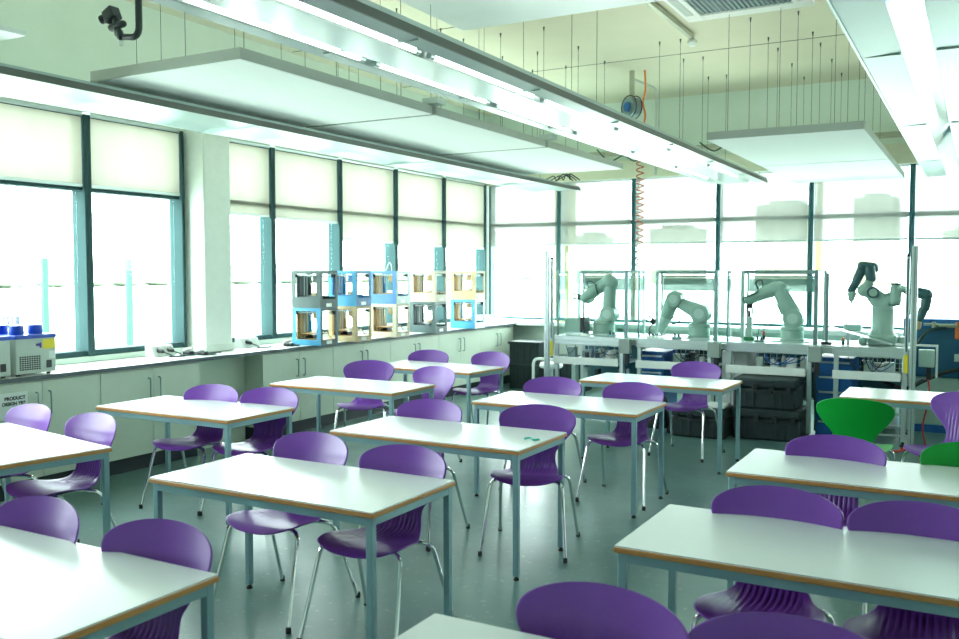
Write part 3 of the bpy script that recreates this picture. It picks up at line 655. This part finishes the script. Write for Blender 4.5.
CH = [(-5.42, 3.43, -4, 'P', 'purple chair behind the table at the left edge, below the paper sign'),
      (-4.74, 3.38, -4, 'P', 'purple chair seen nearly side-on at the right end of the left edge table'),
      (-3.11, 1.9, 0, 'P', 'purple chair cut by the left edge behind the bottom left table'),
      (-2.44, 1.9, 3, 'P', 'large purple chair behind the bottom left table, right of its pair'),
      (-3.115, 3.51, 0, 'P', 'purple chair behind the front centre-left table, left of its pair'),
      (-2.475, 3.45, 2, 'P', 'purple chair behind the front centre-left table, right of its pair'),
      (-5.11, 4.77, 8, 'P', 'purple chair before the knee space, left of its pair'),
      (-4.59, 4.85, 9, 'P', 'purple chair before the knee space, right of its pair'),
      (-3.23, 4.9, 3, 'P', 'purple chair behind the table with the scrap, at its left half'),
      (-2.44, 5.04, 15, 'P', 'purple chair with ribbed seat at the right end of the scrap table'),
      (-5.13, 6.93, 24, 'P', 'purple chair behind the table below the first printer stack'),
      (-4.39, 6.75, -8, 'P', 'pale lit purple chair at the right corner of the table by the printers'),
      (-5.33, 8.21, 5, 'P', 'purple chair behind the farthest left table, only its top showing'),
      (-4.65, 8.34, -5, 'P', 'purple chair with seat showing at the right end of the farthest left table'),
      (-3.04, 6.51, 5, 'P', 'purple chair behind the centre table, left of its pair'),
      (-2.355, 6.48, 0, 'P', 'purple chair behind the centre table, right of its pair, seat showing'),
      (-2.4, 8.35, -6, 'P', 'purple chair behind the farthest middle table, before the black cases'),
      (-0.74, 6.9, 180, 'G', 'bright green chair turned away, before the blue drawers'),
      (-0.665, 4.79, -5, 'P', 'purple chair in front of the bright green chair, at the right table'),
      (-0.17, 7.12, -28, 'P', 'purple chair angled at the right edge beneath the two-armed robot'),
      (0.02, 4.92, 4, 'G', 'green chair cut by the right edge behind the right table'),
      (-0.685, 3.45, 1, 'P', 'purple chair behind the large right table, left of its pair'),
      (-0.165, 3.46, 1, 'P', 'purple chair behind the large right table, cut by the right edge'),
      (-0.89, 2.03, -3, 'P', 'purple chair at the bottom middle of the photo'),
      (-0.37, 2.05, 5, 'P', 'purple chair at the bottom edge, right of the bottom middle one')]
pp = make_chair('purple'); pg = make_chair('green'); used = set()
for x, y, r, c, lb in CH:
    src = pp if c == 'P' else pg
    o = src if c not in used else copy_tree(src); used.add(c)
    o.location = (x, y, 0); o.rotation_euler = (0, 0, R(r)); o['label'] = lb; o['group'] = 'ribbed plastic chairs in the classroom'

# ------------------------------------------------------------------ robot benches
BY0, BY1, BZ = 9.7, 10.55, .98
def bench(x0, x1, label, seed, jb=True, sx=.05):
    rnd = random.Random(seed)
    t = thing('robot_bench', label, 'workbench', (0, 0, 0), 0, 'aluminium robot benches')
    MB().box(x0, BY0 + .05, BZ - .04, x1, BY1, BZ).build('bench_top', 'alu', t, bevel=.003)
    MB().box(x0, BY0, BZ - .1, x1, BY0 + .045, BZ).box(x0, BY0 - .004, BZ - .056, x1, BY0 + .01, BZ - .05).build('front_rail', 'alu', t, bevel=.004)
    MB().box(x0 + .0, BY0 - .02, .65, x1 - .06, BY0 - .005, .735).build('shelf_rail', 'white_plastic', t, bevel=.003)
    MB().box(x0 + sx, BY0 + .05, .66, x1 - .05, BY1 - .05, .67).build('shelf', 'alu', t)
    for x in (x0 + .03, x1 - .03):
        for y in (BY0 + .03, BY1 - .03):
            l = MB().box(x - .022, y - .022, .05, x + .022, y + .022, BZ - .101).build('leg', 'alu', t, bevel=.004)
            MB().lathe([(.012, .05), (.012, .02), (.03, .016), (.03, 0)], (x, y, 0), 12).build('levelling_foot', 'rubber', l)
    MB().box(x0 + .06, BY1 - .02, .3, x1 - .06, BY1, .9).build('back_plate', 'frame_dark', t)
    # control gear on a rail between shelf and bench top
    x = x0 + sx + .03; k = 0
    while x < x1 - .14:
        wd = rnd.choice((.03, .045, .07, .1)); hh = rnd.uniform(.1, .17); y = BY0 + rnd.choice((.1, .22, .34))
        m_ = rnd.choice(('grey_plastic', 'black', 'alu', 'alu_dark', 'black', 'robot_grey', 'white_plastic'))
        MB().box(x, y, .671, x + wd, y + .08, .671 + hh).box(x + .006, y - .006, .69, x + wd - .006, y, .70).box(x + wd * .3, y - .005, .72, x + wd * .7, y, .67 + hh * .8).build('control_module', m_, t, bevel=.002)
        x += wd + rnd.choice((.008, .02, .04)); k += 1
    g = MB()
    for k in range(9): xx = x0 + sx + .05 + k * (x1 - x0 - sx - .15) / 8; g.cyl((xx, BY0 + .42, .70), (xx, BY0 + .42, .88), .004, 6)
    for zz in (.74, .79, .84): g.cyl((x0 + sx + .01, BY0 + .42, zz), (x1 - .06, BY0 + .42, zz), .004, 6)
    g.build('wire_rack', 'alu', t)
    for k in range(4):
        xa = rnd.uniform(x0 + .1, x1 - .3); xb = xa + rnd.uniform(.1, .3)
        MB().tube(catmull([(xa, BY0 + .06, .87), (xa + .03, BY0 + .04, .80), ((xa + xb) / 2, BY0 + .05, .76 + rnd.uniform(-.03, .03)), (xb, BY0 + .06, .82), (xb, BY0 + .1, .87)]), .005, 6).build('cable', rnd.choice(('cable_dark', 'black', 'blue')), t)
    # lower gear
    for k in range(5):
        xx = x0 + sx + .05 + k * .15
        if xx + .08 > x1 - .06: break
        MB().box(xx, BY0 + .3, .38, xx + rnd.uniform(.04, .1), BY0 + .4, .38 + rnd.uniform(.1, .24)).build('lower_module', rnd.choice(('grey_plastic', 'alu_dark', 'black', 'robot_grey')), t, bevel=.002)
    MB().box(x0 + sx, BY0 + .28, .36, x1 - .05, BY0 + .42, .38).build('lower_rail', 'alu', t)
    if jb:
        j = MB().box(x1 - .03, BY0 - .09, .81, x1 + .1, BY0 - .006, .975).build('junction_box', 'box_grey', t, bevel=.006)
        MB().box(x1 + .03, BY0 - .06, .68, x1 + .08, BY0 - .02, .808).build('plug_block', 'black', j, bevel=.004)
        MB().cyl((x1 + .04, BY0 - .04, .68), (x1 + .04, BY0 - .02, .1), .009, 8).build('cord', 'cable_dark', j)
    return t
BX = [(-4.40, -3.53), (-3.38, -2.52), (-2.37, -1.49), (-1.29, -.60)]
bench(*BX[0], 'aluminium bench under the leftmost robot arm, beside the tall post', 11); bench(*BX[1], 'aluminium bench under the second robot arm from the left', 12, sx=.29)
bench(*BX[2], 'aluminium bench above the stacked black cases', 13, sx=.2); bench(*BX[3], 'aluminium bench under the two-armed robot', 14, False, sx=.2)
for i, (a, b_) in enumerate(((-3.52, -3.385), (-2.51, -2.375), (-1.485, -1.295))):
    tag(MB().box(a, BY0 + .1, BZ - .08, b_, BY1 - .1, BZ - .005).box(a, BY0 + .02, BZ - .085, b_, BY0 + .1, BZ - .02).cyl(((a + b_) / 2, BY0 + .02, BZ - .05), ((a + b_) / 2, BY0 + .005, BZ - .05), .018, 12).build('bench_link', 'alu', bevel=.004),
        'aluminium block linking the ' + ['first and second', 'second and third', 'third and fourth'][i] + ' robot benches', 'bracket', 'blocks between the robot benches')
# dark zone boxes hung right of the fourth bench
t = thing('control_box', 'grey green control box with a plug hung right of the tall right post', 'control box', (-.44, 9.75, .80))
MB().box(-.07, 0, 0, .07, .08, .17).build('housing', 'robot_grey', t, bevel=.006)
MB().box(-.0, .0, -.12, .05, .05, -.002).build('plug', 'black', t, bevel=.005)
MB().tube(catmull([(.02, .02, -.12), (.03, .02, -.3), (-.02, .02, -.6), (.0, .0, -.795), (-.2, -.15, -.79)]), .009, 6).build('cord', 'red', t)
MB().box(.08, .03, -.1, .1, .05, .2).box(-.28, .03, .2, .1, .05, .22).build('bracket_frame', 'white_plastic', t)

def enclosure(x0, x1, label):
    t = thing('safety_enclosure', label, 'glass enclosure', (0, 0, 0), 0, 'glass guards around the robot arms')
    y0, y1, zt = BY0 + .05, BY0 + .66, 1.75
    def post(x, y, w_, m_): MB().box(x - w_, y - w_, BZ, x + w_, y + w_, zt).build('post', m_, t, bevel=.004)
    post(x0 + .01, y0, .01, 'alu_dark'); post(x1 - .02, y0, .02, 'alu_dark'); post(x0 + .03, y1, .022, 'alu'); post(x0 + .085, y1, .012, 'alu_dark'); post(x1 - .02, y1, .018, 'alu')
    MB().box(x0 + .052, y1 - .02, zt - .04, x1 - .04, y1 + .02, zt).box(x0 + .1, y1 - .015, zt - .085, x1 - .04, y1 + .015, zt - .065).build('top_rail', 'alu_dark', t, bevel=.003)
    for x in (x0 + .01, x1 - .02):
        MB().box(x - .003, y0 + .021, BZ + .01, x + .003, y1 - .023, zt - .01).build('glass_panel', 'guard_glass', t)
    bk = MB().box(x0 + .1, y1 - .003, BZ + .01, x1 - .04, y1 + .003, zt - .09).build('glass_panel', 'guard_glass', t)
    MB().box(x0 + .1, y1 - .008, zt - .24, x1 - .04, y1 - .005, zt - .09).build('frosted_band', 'frosted', bk)
    return t
enclosure(-4.38, -3.50, 'glass guard around the leftmost robot arm'); enclosure(-3.38, -2.48, 'glass guard around the second robot arm')
enclosure(-2.38, -1.45, 'glass guard around the third robot arm')

# tall posts and light curtains
def tall_post(x, label):
    t = thing('profile_post', label, 'post', (x, 9.66, 0), 0, 'tall aluminium posts')
    MB().box(-.028, -.028, .02, .028, .028, 1.985).build('profile', 'alu', t, bevel=.005)
    MB().box(-.004, -.0295, .03, .004, -.028, 1.97).build('slot', 'alu_dark', t)
    MB().box(-.06, -.05, 0, .06, .05, .02).build('base_plate', 'alu', t, bevel=.003)
tall_post(-4.47, 'tall aluminium post at the left end of the robot benches'); tall_post(-.555, 'tall aluminium post right of the two-armed robot')
def curtain(x, label):
    t = thing('light_curtain', label, 'sensor bar', (x, 9.68, 0), 0, 'safety light curtains')
    MB().box(-.017, -.017, .75, .017, .017, 1.88).build('housing', 'alu', t, bevel=.005)
    MB().box(-.006, -.0185, .95, .006, -.0172, 1.86).build('optic_strip', 'robot_dark', t)
    MB().box(-.018, -.018, 1.88, .018, .018, 1.905).build('end_cap', 'black', t, bevel=.003)
    MB().box(-.0178, -.019, .74, .0178, -.0175, .92).build('yellow_label', 'yellow', t)
curtain(-4.415, 'slim light curtain beside the tall left post'); curtain(-.615, 'slim light curtain beside the tall right post')
t = thing('slim_post', 'slim dark post on a black foot between third arm and two-armed robot', 'post', (-1.37, 9.82, BZ))
MB().box(-.014, -.014, .03, .014, .014, .74).build('profile', 'alu_dark', t, bevel=.003); MB().box(-.05, -.04, 0, .05, .04, .03).build('foot', 'black', t, bevel=.004)

# robot arms ------------------------------------------------------
RY = 10.12
def arm(label, base, links, extras, bx_r=.135):
    t = thing('industrial_robot', label, 'robot arm', (base, RY, BZ), 0, 'single robot arms in the glass cells')
    MB().lathe([(bx_r + .01, 0), (bx_r + .012, .02), (bx_r, .035), (bx_r - .005, .12), (bx_r + .004, .13), (bx_r + .004, .155), (bx_r - .03, .17)], (0, 0, 0), 28).build('base', 'robot_white', t)
    MB().box(-.22, -.16, 0, .2, .16, .012).build('base_plate', 'alu', t, bevel=.003)
    for nm, p0, p1, r0, r1, dy, m_ in links:
        MB().limb((p0[0] - base, dy, p0[1] - BZ), (p1[0] - base, dy, p1[1] - BZ), r0, r1, 20).build(nm, m_, t)
    for f in extras: f(t, base)
    return t
def joint(nm, p, r, w_, m_='robot_white'):
    def f(t, b):
        o = MB().tube([(p[0] - b, -w_, p[1] - BZ), (p[0] - b, -w_ + .012, p[1] - BZ), (p[0] - b, w_ - .012, p[1] - BZ), (p[0] - b, w_, p[1] - BZ)], [r * .85, r, r, r * .85], 24).build(nm, m_, t)
        MB().cyl((p[0] - b, -w_ - .004, p[1] - BZ), (p[0] - b, -w_, p[1] - BZ), r * .55, 20).build('joint_cap', 'robot_grey', o)
    return f
def cablef(pts, nm='cable'):
    return lambda t, b: MB().tube(catmull([(x - b, y, z - BZ) for x, y, z in pts]), .007, 6).build(nm, 'cable_dark', t)
def gripper(p, ang):
    def f(t, b):
        m4 = Matrix.Translation((p[0] - b, 0, p[1] - BZ)) @ Matrix.Rotation(ang, 4, 'Y')
        o = MB().box(-.03, -.03, -.05, .03, .03, 0, m4).build('tool_flange', 'black', t, bevel=.004)
        for s in (-1, 1): MB().box(s * .028 - .008, -.01, -.12, s * .028 + .008, .01, -.048, m4).build('finger', 'robot_dark', o, bevel=.002)
    return f
arm('greenish white robot arm in the leftmost glass cell, upright with forearm reaching left', -3.93,
    [('shoulder', (-3.92, 1.14), (-3.86, 1.22), .10, .095, 0, 'robot_white'), ('upper_arm', (-3.87, 1.23), (-3.855, 1.60), .085, .075, 0, 'robot_white'), ('elbow', (-3.85, 1.60), (-3.87, 1.62), .088, .088, 0, 'robot_white'),
     ('forearm', (-3.87, 1.62), (-4.03, 1.52), .078, .072, 0, 'robot_white'), ('wrist', (-4.06, 1.50), (-4.17, 1.42), .078, .068, 0, 'robot_white'), ('wrist_housing', (-4.10, 1.41), (-4.14, 1.385), .045, .04, 0, 'robot_grey')],
    [joint('shoulder_joint', (-3.86, 1.23), .095, .1), gripper((-4.215, 1.42), R(100)), cablef([(-4.0, -.07, 1.57), (-4.08, -.08, 1.62), (-4.13, -.06, 1.60), (-4.1, -.07, 1.54)]), cablef([(-4.02, -.08, 1.58), (-3.99, -.085, 1.50), (-3.98, -.06, 1.45)])], .13)
arm('greenish white robot arm in the second cell, folded with its tool pointing down', -2.78,
    [('shoulder', (-2.78, 1.14), (-2.77, 1.22), .085, .09, 0, 'robot_white'), ('upper_arm', (-2.75, 1.26), (-3.02, 1.38), .10, .062, 0, 'robot_white'), ('elbow', (-3.07, 1.44), (-3.11, 1.36), .078, .085, 0, 'robot_white'),
     ('forearm', (-3.12, 1.34), (-3.16, 1.22), .08, .072, 0, 'robot_white'), ('wrist', (-3.17, 1.2), (-3.22, 1.06), .07, .045, 0, 'robot_grey')],
    [joint('shoulder_joint', (-2.76, 1.26), .105, .1), joint('elbow_joint', (-3.06, 1.42), .09, .095), gripper((-3.30, 1.14), R(120)), cablef([(-3.08, -.08, 1.2), (-3.0, -.08, 1.24), (-2.99, -.08, 1.16), (-3.08, -.08, 1.13)]), cablef([(-3.3, -.05, 1.15), (-3.35, -.06, 1.05), (-3.25, -.05, 1.0), (-3.15, -.07, 1.01)])], .12)
arm('greenish white robot arm in the third cell, reaching left over a tool stand', -1.765,
    [('shoulder', (-1.765, 1.14), (-1.76, 1.2), .085, .09, 0, 'robot_white'), ('upper_arm', (-1.75, 1.24), (-1.90, 1.52), .10, .078, 0, 'robot_white'), ('elbow', (-1.91, 1.55), (-1.95, 1.545), .082, .082, 0, 'robot_white'),
     ('forearm', (-1.96, 1.545), (-2.06, 1.50), .078, .07, 0, 'robot_white'), ('wrist', (-2.08, 1.49), (-2.23, 1.42), .062, .055, 0, 'robot_white')],
    [joint('shoulder_joint', (-1.75, 1.23), .105, .1), gripper((-2.22, 1.38), 0), cablef([(-2.07, -.07, 1.56), (-2.08, -.08, 1.64), (-2.14, -.08, 1.62), (-2.12, -.07, 1.52), (-2.2, -.07, 1.47), (-2.28, -.06, 1.44), (-2.26, -.05, 1.38)]), cablef([(-1.98, .0, 1.46), (-1.9, -.1, 1.36), (-1.86, -.1, 1.27)])], .12)
# two-armed robot
t = thing('two_armed_robot', 'robot with a white torso and two dark jointed arms on the right bench', 'robot', (-.87, RY, BZ))
def L2(nm, p0, p1, r0, r1, m_, y0=0, y1=0, par=None): return MB().limb((p0[0] + .87, y0, p0[1] - BZ), (p1[0] + .87, y1, p1[1] - BZ), r0, r1, 20).build(nm, m_, par or t)
def ringf(p, r, y, nm='ring', par=None): return MB().tube([(p[0] + .87, y - .012, p[1] - BZ), (p[0] + .87, y, p[1] - BZ)], [r, r * .95], 20).build(nm, 'robot_dark', par or t)
MB().box(-.13, -.15, 0, .15, .15, .10).box(.16, -.1, 0, .22, .1, .09).box(-.22, -.1, 0, -.14, .1, .07).build('base', 'robot_white', t, bevel=.02)
MB().lathe([(.14, .1), (.108, .15), (.105, .36), (.11, .37), (.10, .40)], (0, 0, 0), 28).build('torso', 'robot_white', t)
L2('shoulder', (-.87, 1.40), (-.97, 1.50), .10, .075, 'robot_white'); L2('shoulder', (-.87, 1.40), (-.77, 1.47), .095, .07, 'robot_white')
L2('left_upper_arm', (-.97, 1.52), (-1.05, 1.54), .062, .066, 'robot_white', -.05, -.06); o = ringf((-.955, 1.52), .06, -.12, 'shoulder_ring'); MB().cyl((-.085, -.133, 1.52 - BZ), (-.085, -.1325, 1.52 - BZ), .02).cyl((-.085, -.138, 1.52 - BZ), (-.085, -.133, 1.52 - BZ), .04, 20).build('cap', 'robot_white', o)
L2('left_elbow_collar', (-1.02, 1.58), (-1.0, 1.62), .05, .045, 'robot_white', -.06, -.06)
L2('left_elbow', (-.985, 1.67), (-1.0, 1.77), .052, .056, 'robot_dark', -.06, -.06); L2('left_elbow_joint', (-1.07, 1.79), (-.97, 1.77), .05, .055, 'robot_dark', -.06, -.02)
L2('left_forearm', (-1.08, 1.74), (-1.13, 1.62), .048, .044, 'robot_dark', -.06, -.06); L2('left_wrist', (-1.14, 1.6), (-1.17, 1.54), .042, .04, 'robot_dark', -.06, -.06)
o = L2('left_hand', (-1.165, 1.5), (-1.17, 1.45), .045, .03, 'robot_grey', -.06, -.06); MB().tube([(-.30, -.06, .45), (-.30, -.06, .38)], [.012, .003], 8).build('fingertip', 'robot_dark', o)
L2('right_upper_arm', (-.755, 1.44), (-.75, 1.56), .06, .055, 'robot_white', -.04, -.04)
MB().cyl((.11, -.04, .405), (.11, -.04, .42), .064, 20).build('shoulder_ring', 'robot_dark', t); MB().cyl((.12, -.04, .62), (.12, -.04, .635), .056, 20).build('shoulder_ring', 'robot_dark', t)
L2('right_arm_collar', (-.72, 1.56), (-.67, 1.55), .04, .036, 'robot_white', -.02, 0); L2('right_elbow', (-.65, 1.54), (-.56, 1.53), .042, .045, 'robot_dark'); L2('right_elbow_joint', (-.54, 1.52), (-.47, 1.50), .055, .06, 'robot_dark')
L2('right_forearm', (-.47, 1.45), (-.48, 1.37), .052, .046, 'robot_dark'); L2('right_wrist', (-.50, 1.34), (-.53, 1.25), .046, .038, 'robot_dark'); L2('right_hand', (-.54, 1.22), (-.54, 1.17), .034, .028, 'wood_pale')

# things standing on the benches
t = thing('parts_box', 'grey green box beside the leftmost robot arm on the bench', 'box', (-4.35, 10.0, BZ))
MB().box(0, -.1, .03, .2, .1, .20).build('housing', 'robot_white', t, bevel=.006); MB().box(.2, -.1, .03, .25, .1, .21).build('end_panel', 'black', t, bevel=.004); MB().box(.01, -.09, 0, .24, .09, .03).build('foot', 'alu', t)
t = thing('wire_stand', 'small wire stand with hooks in the leftmost glass cell', 'stand', (-4.13, 10.05, BZ))
MB().cyl((0, .15, .0), (0, .15, .45), .004, 6).cyl((-.08, .15, .33), (.08, .15, .33), .004, 6).cyl((-.06, .15, .29), (-.06, .15, .36), .004, 6).cyl((.06, .15, .28), (.06, .15, .36), .004, 6).build('rods', 'robot_dark', t); MB().lathe([(.05, 0), (.05, .012), (.01, .014)], (0, .15, 0), 14).build('foot', 'black', t)
rnd = random.Random(7)
SM = [(-4.05, 9.83, 'small white fixture block at the front of the first bench'), (-3.72, 9.82, 'small dark fixture on the first bench below the robot base'), (-3.25, 9.84, 'small fixture on the second bench under the folded arm'), (-2.95, 9.82, 'flat dark tray part on the second bench by the robot base'), (-2.05, 9.83, 'dark flat part on the third bench beside the green block')]
for x, y, lb in SM:
    t = thing('fixture_block', lb, 'fixture', (x, y, BZ), 0, 'small fixtures on the robot benches')
    MB().box(-.05, -.03, 0, .05, .03, .025).build('plate', 'alu_dark' if 'dark' in lb else 'white_plastic', t, bevel=.003)
    MB().cyl((-.02, 0, .025), (-.02, 0, .07), .012, 12).box(.01, -.015, .025, .035, .015, .055).build('clamp', 'robot_dark', t)
t = thing('tool_stand', 'slim white tool stand under the third arm on a green block', 'stand', (-2.2, 10.02, BZ))
MB().box(-.05, -.05, 0, .06, .05, .04).build('green_base', 'green_pcb', t, bevel=.004); MB().box(-.025, -.025, .04, .03, .025, .26).build('column', 'robot_grey', t, bevel=.004); MB().cyl((.0, 0, .26), (.0, 0, .33), .012).build('pin', 'black', t)
t = thing('signal_lamp', 'small black push lamp with a red tip near the tool stand', 'lamp', (-2.04, 10.0, BZ))
MB().cyl((0, 0, 0), (0, 0, .07), .015).build('body', 'black', t); MB().cyl((0, 0, .071), (0, 0, .11), .013).build('red_tip', 'red', t); MB().tube(catmull([(-.06, 0, .01), (-.05, 0, .14), (0, 0, .19), (.02, 0, .15), (-.03, 0, .1)]), .004, 6).build('wire', 'cable_dark', t)
t = thing('tilted_panel', 'tilted pale sheet propped on a strut beside the two-armed robot', 'panel', (-1.05, 9.84, BZ))
MB().prism([(-.30, .175), (-.30, .185), (.29, .03), (.29, .02)], -.06, .12).build('sheet', 'alu', t); MB().box(-.13, -.02, 0, -.10, .01, .13).build('strut', 'alu', t)
t = thing('clear_bin', 'clear plastic bin in front of the window behind the first arm', 'bin', (-3.95, 10.46, BZ))
MB().box(-.14, -.05, 0, .14, -.045, .19).box(-.14, .045, 0, .14, .05, .19).box(-.14, -.045, 0, -.135, .045, .19).box(.135, -.045, 0, .14, .045, .19).build('walls', 'guard_glass', t); MB().box(-.145, -.055, .19, .145, -.043, .197).box(-.145, .043, .19, .145, .055, .197).box(-.145, -.043, .19, -.133, .043, .197).box(.133, -.043, .19, .145, .043, .197).build('rim', 'alu_dark', t)
t = thing('carry_case', 'grey carry case with a black handle on the far window sill', 'case', (-1.45, 12.6, .961))
MB().box(-.1, -.06, 0, .12, .06, .09).build('body', 'robot_white', t, bevel=.015); MB().tube(bend([(-.07, 0, .09), (-.05, 0, .17), (.08, 0, .17), (.1, 0, .09)], .02, 4), .009, 8).build('handle', 'black', t)
t = thing('safety_stop', 'small amber lamp on the bench between slim post and two-armed robot', 'lamp', (-1.22, 9.9, BZ))
MB().cyl((0, 0, 0), (0, 0, .05), .017).build('body', 'robot_dark', t); MB().cyl((0, 0, .05), (0, 0, .075), .013).build('lamp_cap', 'orange', t)

# blue drawer cabinets
def drawers(x0, x1, y0, y1, h, label, n):
    t = thing('drawer_cabinet', label, 'drawer cabinet', ((x0 + x1) / 2, y0, 0), 0, 'blue drawer cabinets under the benches')
    hw = (x1 - x0) / 2
    MB().box(-hw, .02, 0, hw, y1 - y0, h).build('body', 'blue', t, bevel=.004)
    dh = (h - .06) / n
    for k in range(n):
        d = MB().box(-hw + .01, 0, .03 + k * dh + .004, hw - .01, .019, .03 + (k + 1) * dh - .004).build('drawer', 'blue', t, bevel=.003)
        MB().box(-hw + .03, -.015, .03 + (k + 1) * dh - .03, hw - .03, -.0005, .03 + (k + 1) * dh - .01).build('handle', 'alu', d, bevel=.003)
drawers(-3.43, -3.11, 9.9, 10.4, .82, 'blue drawer cabinet seen under the second bench', 4)
drawers(-1.48, -1.12, 9.9, 10.4, .84, 'blue drawer cabinet left of the bright green chair', 5)
for (x0, x1, y0, y1, z1, lb) in ((-2.48, -2.19, 9.95, 10.4, .86, 'white cabinet between the second and third benches'), (-1.14, -.76, 10.6, 11.0, .55, 'pale low cabinet behind the tall right post')):
    t = thing('storage_cabinet', lb, 'cabinet', ((x0 + x1) / 2, y0, 0)); hw = (x1 - x0) / 2
    MB().box(-hw, .02, .03, hw, y1 - y0, z1).build('body', 'white_plastic', t, bevel=.004)
    for s in (-1, 1): 
        d = MB().box(-hw + .005 if s < 0 else .003, 0, .06, -.003 if s < 0 else hw - .005, .019, z1 - .02).build('door', 'white_plastic', t, bevel=.003)
        MB().box(s * .03 - .005, -.012, z1 * .5, s * .03 + .005, -.0005, z1 * .5 + .1).build('handle', 'alu_dark', d)
# black cases
def case(x, y, z, wx, dy, h, label):
    t = thing('equipment_case', label, 'case', (x, y, z), 0, 'black hard cases')
    hx = wx / 2
    MB().box(-hx, 0, 0, hx, dy, h * .68).build('body', 'case_black', t, bevel=.02)
    MB().box(-hx - .006, -.006, h * .69, hx + .006, dy + .006, h).build('lid', 'case_black', t, bevel=.02)
    for s in (-1, -.33, .33, 1):
        MB().box(s * hx * .8 - .025, -.025, h * .55, s * hx * .8 + .025, -.0065, h * .82).build('latch', 'black', t, bevel=.005)
    for s in (-1, 1):
        for q in (-.04, .04): MB().box(s * hx * .45 + q - .01, -.012, .02, s * hx * .45 + q + .01, -.001, h * .52).build('rib', 'case_black', t, bevel=.003)
    MB().tube(bend([(-.08, -.01, h * .6), (-.08, -.04, h * .6), (.08, -.04, h * .6), (.08, -.01, h * .6)], .015, 3), .01, 8).build('handle', 'black', t)
case(-1.89, 9.42, 0, .68, .5, .325, 'black hard case, lower one of the stack'); case(-1.91, 9.40, .327, .62, .5, .31, 'black hard case, upper one of the stack')
case(-2.54, 9.22, 0, .56, .42, .31, 'black hard case standing alone left of the stack')
tag(MB().box(-2.50, 9.3, .312, -2.28, 9.55, .345).build('white_tray', 'white_plastic', bevel=.01), 'white flat tray lying on the single black case', 'tray')
# vacuum
t = thing('floor_cleaner', 'black rounded machine on the floor behind the farthest middle table', 'cleaner', (-3.02, 9.35, 0))
MB().lathe([(.08, .05), (.14, .06), (.15, .12), (.13, .22), (.09, .27), (.02, .28)], (0, 0, 0), 22).build('body', 'black', t)
MB().limb((.02, -.02, .32), (.06, -.04, .34), .08, .075, 16).build('head', 'case_black', t)
for s in (-1, 1): MB().cyl((s * .13, 0, .05), (s * .16, 0, .05), .05, 16).build('wheel', 'rubber', t)
MB().tube(catmull([(-.1, 0, .2), (-.25, -.02, .12), (-.38, 0, .08), (-.5, .1, .15)]), .014, 8).build('hose', 'black', t)
# stool
t = thing('stool', 'white round stool with a bent white tube at the left end of the benches', 'stool', (-5.12, 11.2, 0))
MB().lathe([(.05, .40), (.15, .42), (.165, .45), (.15, .49), (.02, .50)], (0, 0, 0), 24).build('seat', 'white_plastic', t); MB().cyl((0, 0, .08), (0, 0, .4), .03).build('column', 'alu', t)
MB().lathe([(.18, 0), (.18, .03), (.04, .08)], (0, 0, 0), 24).build('base', 'alu', t)
MB().tube(bend([(-.28, .02, .03), (-.28, .02, .53), (.1, .02, .53)], .09, 6), .02, 10).build('bent_tube', 'white_plastic', t)
for i, (x, y, z, h, lb) in enumerate(((-5.86, 12.05, 0, .36, 'lower black crate in the far left corner'), (-5.86, 12.05, .362, .34, 'upper black crate in the far left corner'), (-5.2, 12.1, 0, .5, 'black crate behind the white stool'))):
    t = thing('storage_crate', lb, 'crate', (x, y, z), 0, 'black crates in the far corner')
    c_ = MB().box(-.24, -.2, 0, .24, .2, h - .04); c_.box(-.26, -.22, h - .04, .26, .22, h)
    for k in range(5): c_.box(-.2 + k * .1 - .008, -.212, .03, -.2 + k * .1 + .008, -.2, h - .05)
    c_.build('shell', 'case_black', t, bevel=.006)
# blue machine
t = thing('blue_machine', 'large dark blue machine housing behind the tall right post', 'machine', (-.72, 10.75, 0))
MB().box(0, 0, .60, 2.4, 1.1, 1.22).build('housing', 'blue_machine', t, bevel=.02)
MB().box(0, -.004, 1.13, 2.4, 1.1, 1.228).build('top_band', 'blue', t, bevel=.01)
MB().box(.06, .04, .08, 2.4, 1.1, .598).build('lower_body', 'robot_grey', t, bevel=.01)
MB().box(.04, .02, 0, 2.4, 1.1, .08).build('plinth', 'blue', t)
MB().box(.5, -.03, 1.02, .72, 0, 1.2).build('orange_fitting', 'orange', t, bevel=.01)
MB().cyl((.35, -.05, 1.16), (.52, -.05, 1.16), .022, 12).cyl((.3, -.05, 1.12), (.3, -.05, 1.2), .02, 12).cyl((.2, -.05, 1.17), (.35, -.05, 1.17), .016, 12).build('valve', 'tray_metal', t)
MB().tube(catmull([(.42, -.06, 1.14), (.25, -.1, 1.1), (.12, -.12, .9), (.05, -.1, .75)]), .018, 8).build('hose', 'cable_dark', t)
MB().tube(catmull([(-.2, -.5, .62), (.05, -.55, .52), (.25, -.5, .62), (.5, -.4, .72), (.9, -.3, .74)]), .022, 8).build('hose', 'black', t)
MB().box(.5, -.006, .78, .64, 0, .86).build('data_plate', 'alu', t)
# floor-level pipe rack and red cable
t = thing('pipe_rack', 'low rack of thin metal pipes on the floor beside the tall right post', 'pipe rack', (-.95, 10.0, 0))
for z in (.06, .16, .28): MB().cyl((-.12, 0, z), (.32, 0, z), .012, 8).build('pipe', 'alu', t)
for x in (-.09, .28): MB().box(x - .012, .014, 0, x + .012, .035, .34).build('upright', 'alu_dark', t)
tag(MB().tube(catmull([(-.7, 9.35, .012), (-.5, 9.6, .012), (-.3, 9.45, .012), (-.45, 9.25, .012), (-.2, 9.2, .012), (.2, 9.5, .012), (.6, 9.3, .012)], 8), .012, 8).build('floor_cable', 'red'), 'red cable looping across the floor at the far right', 'cable')
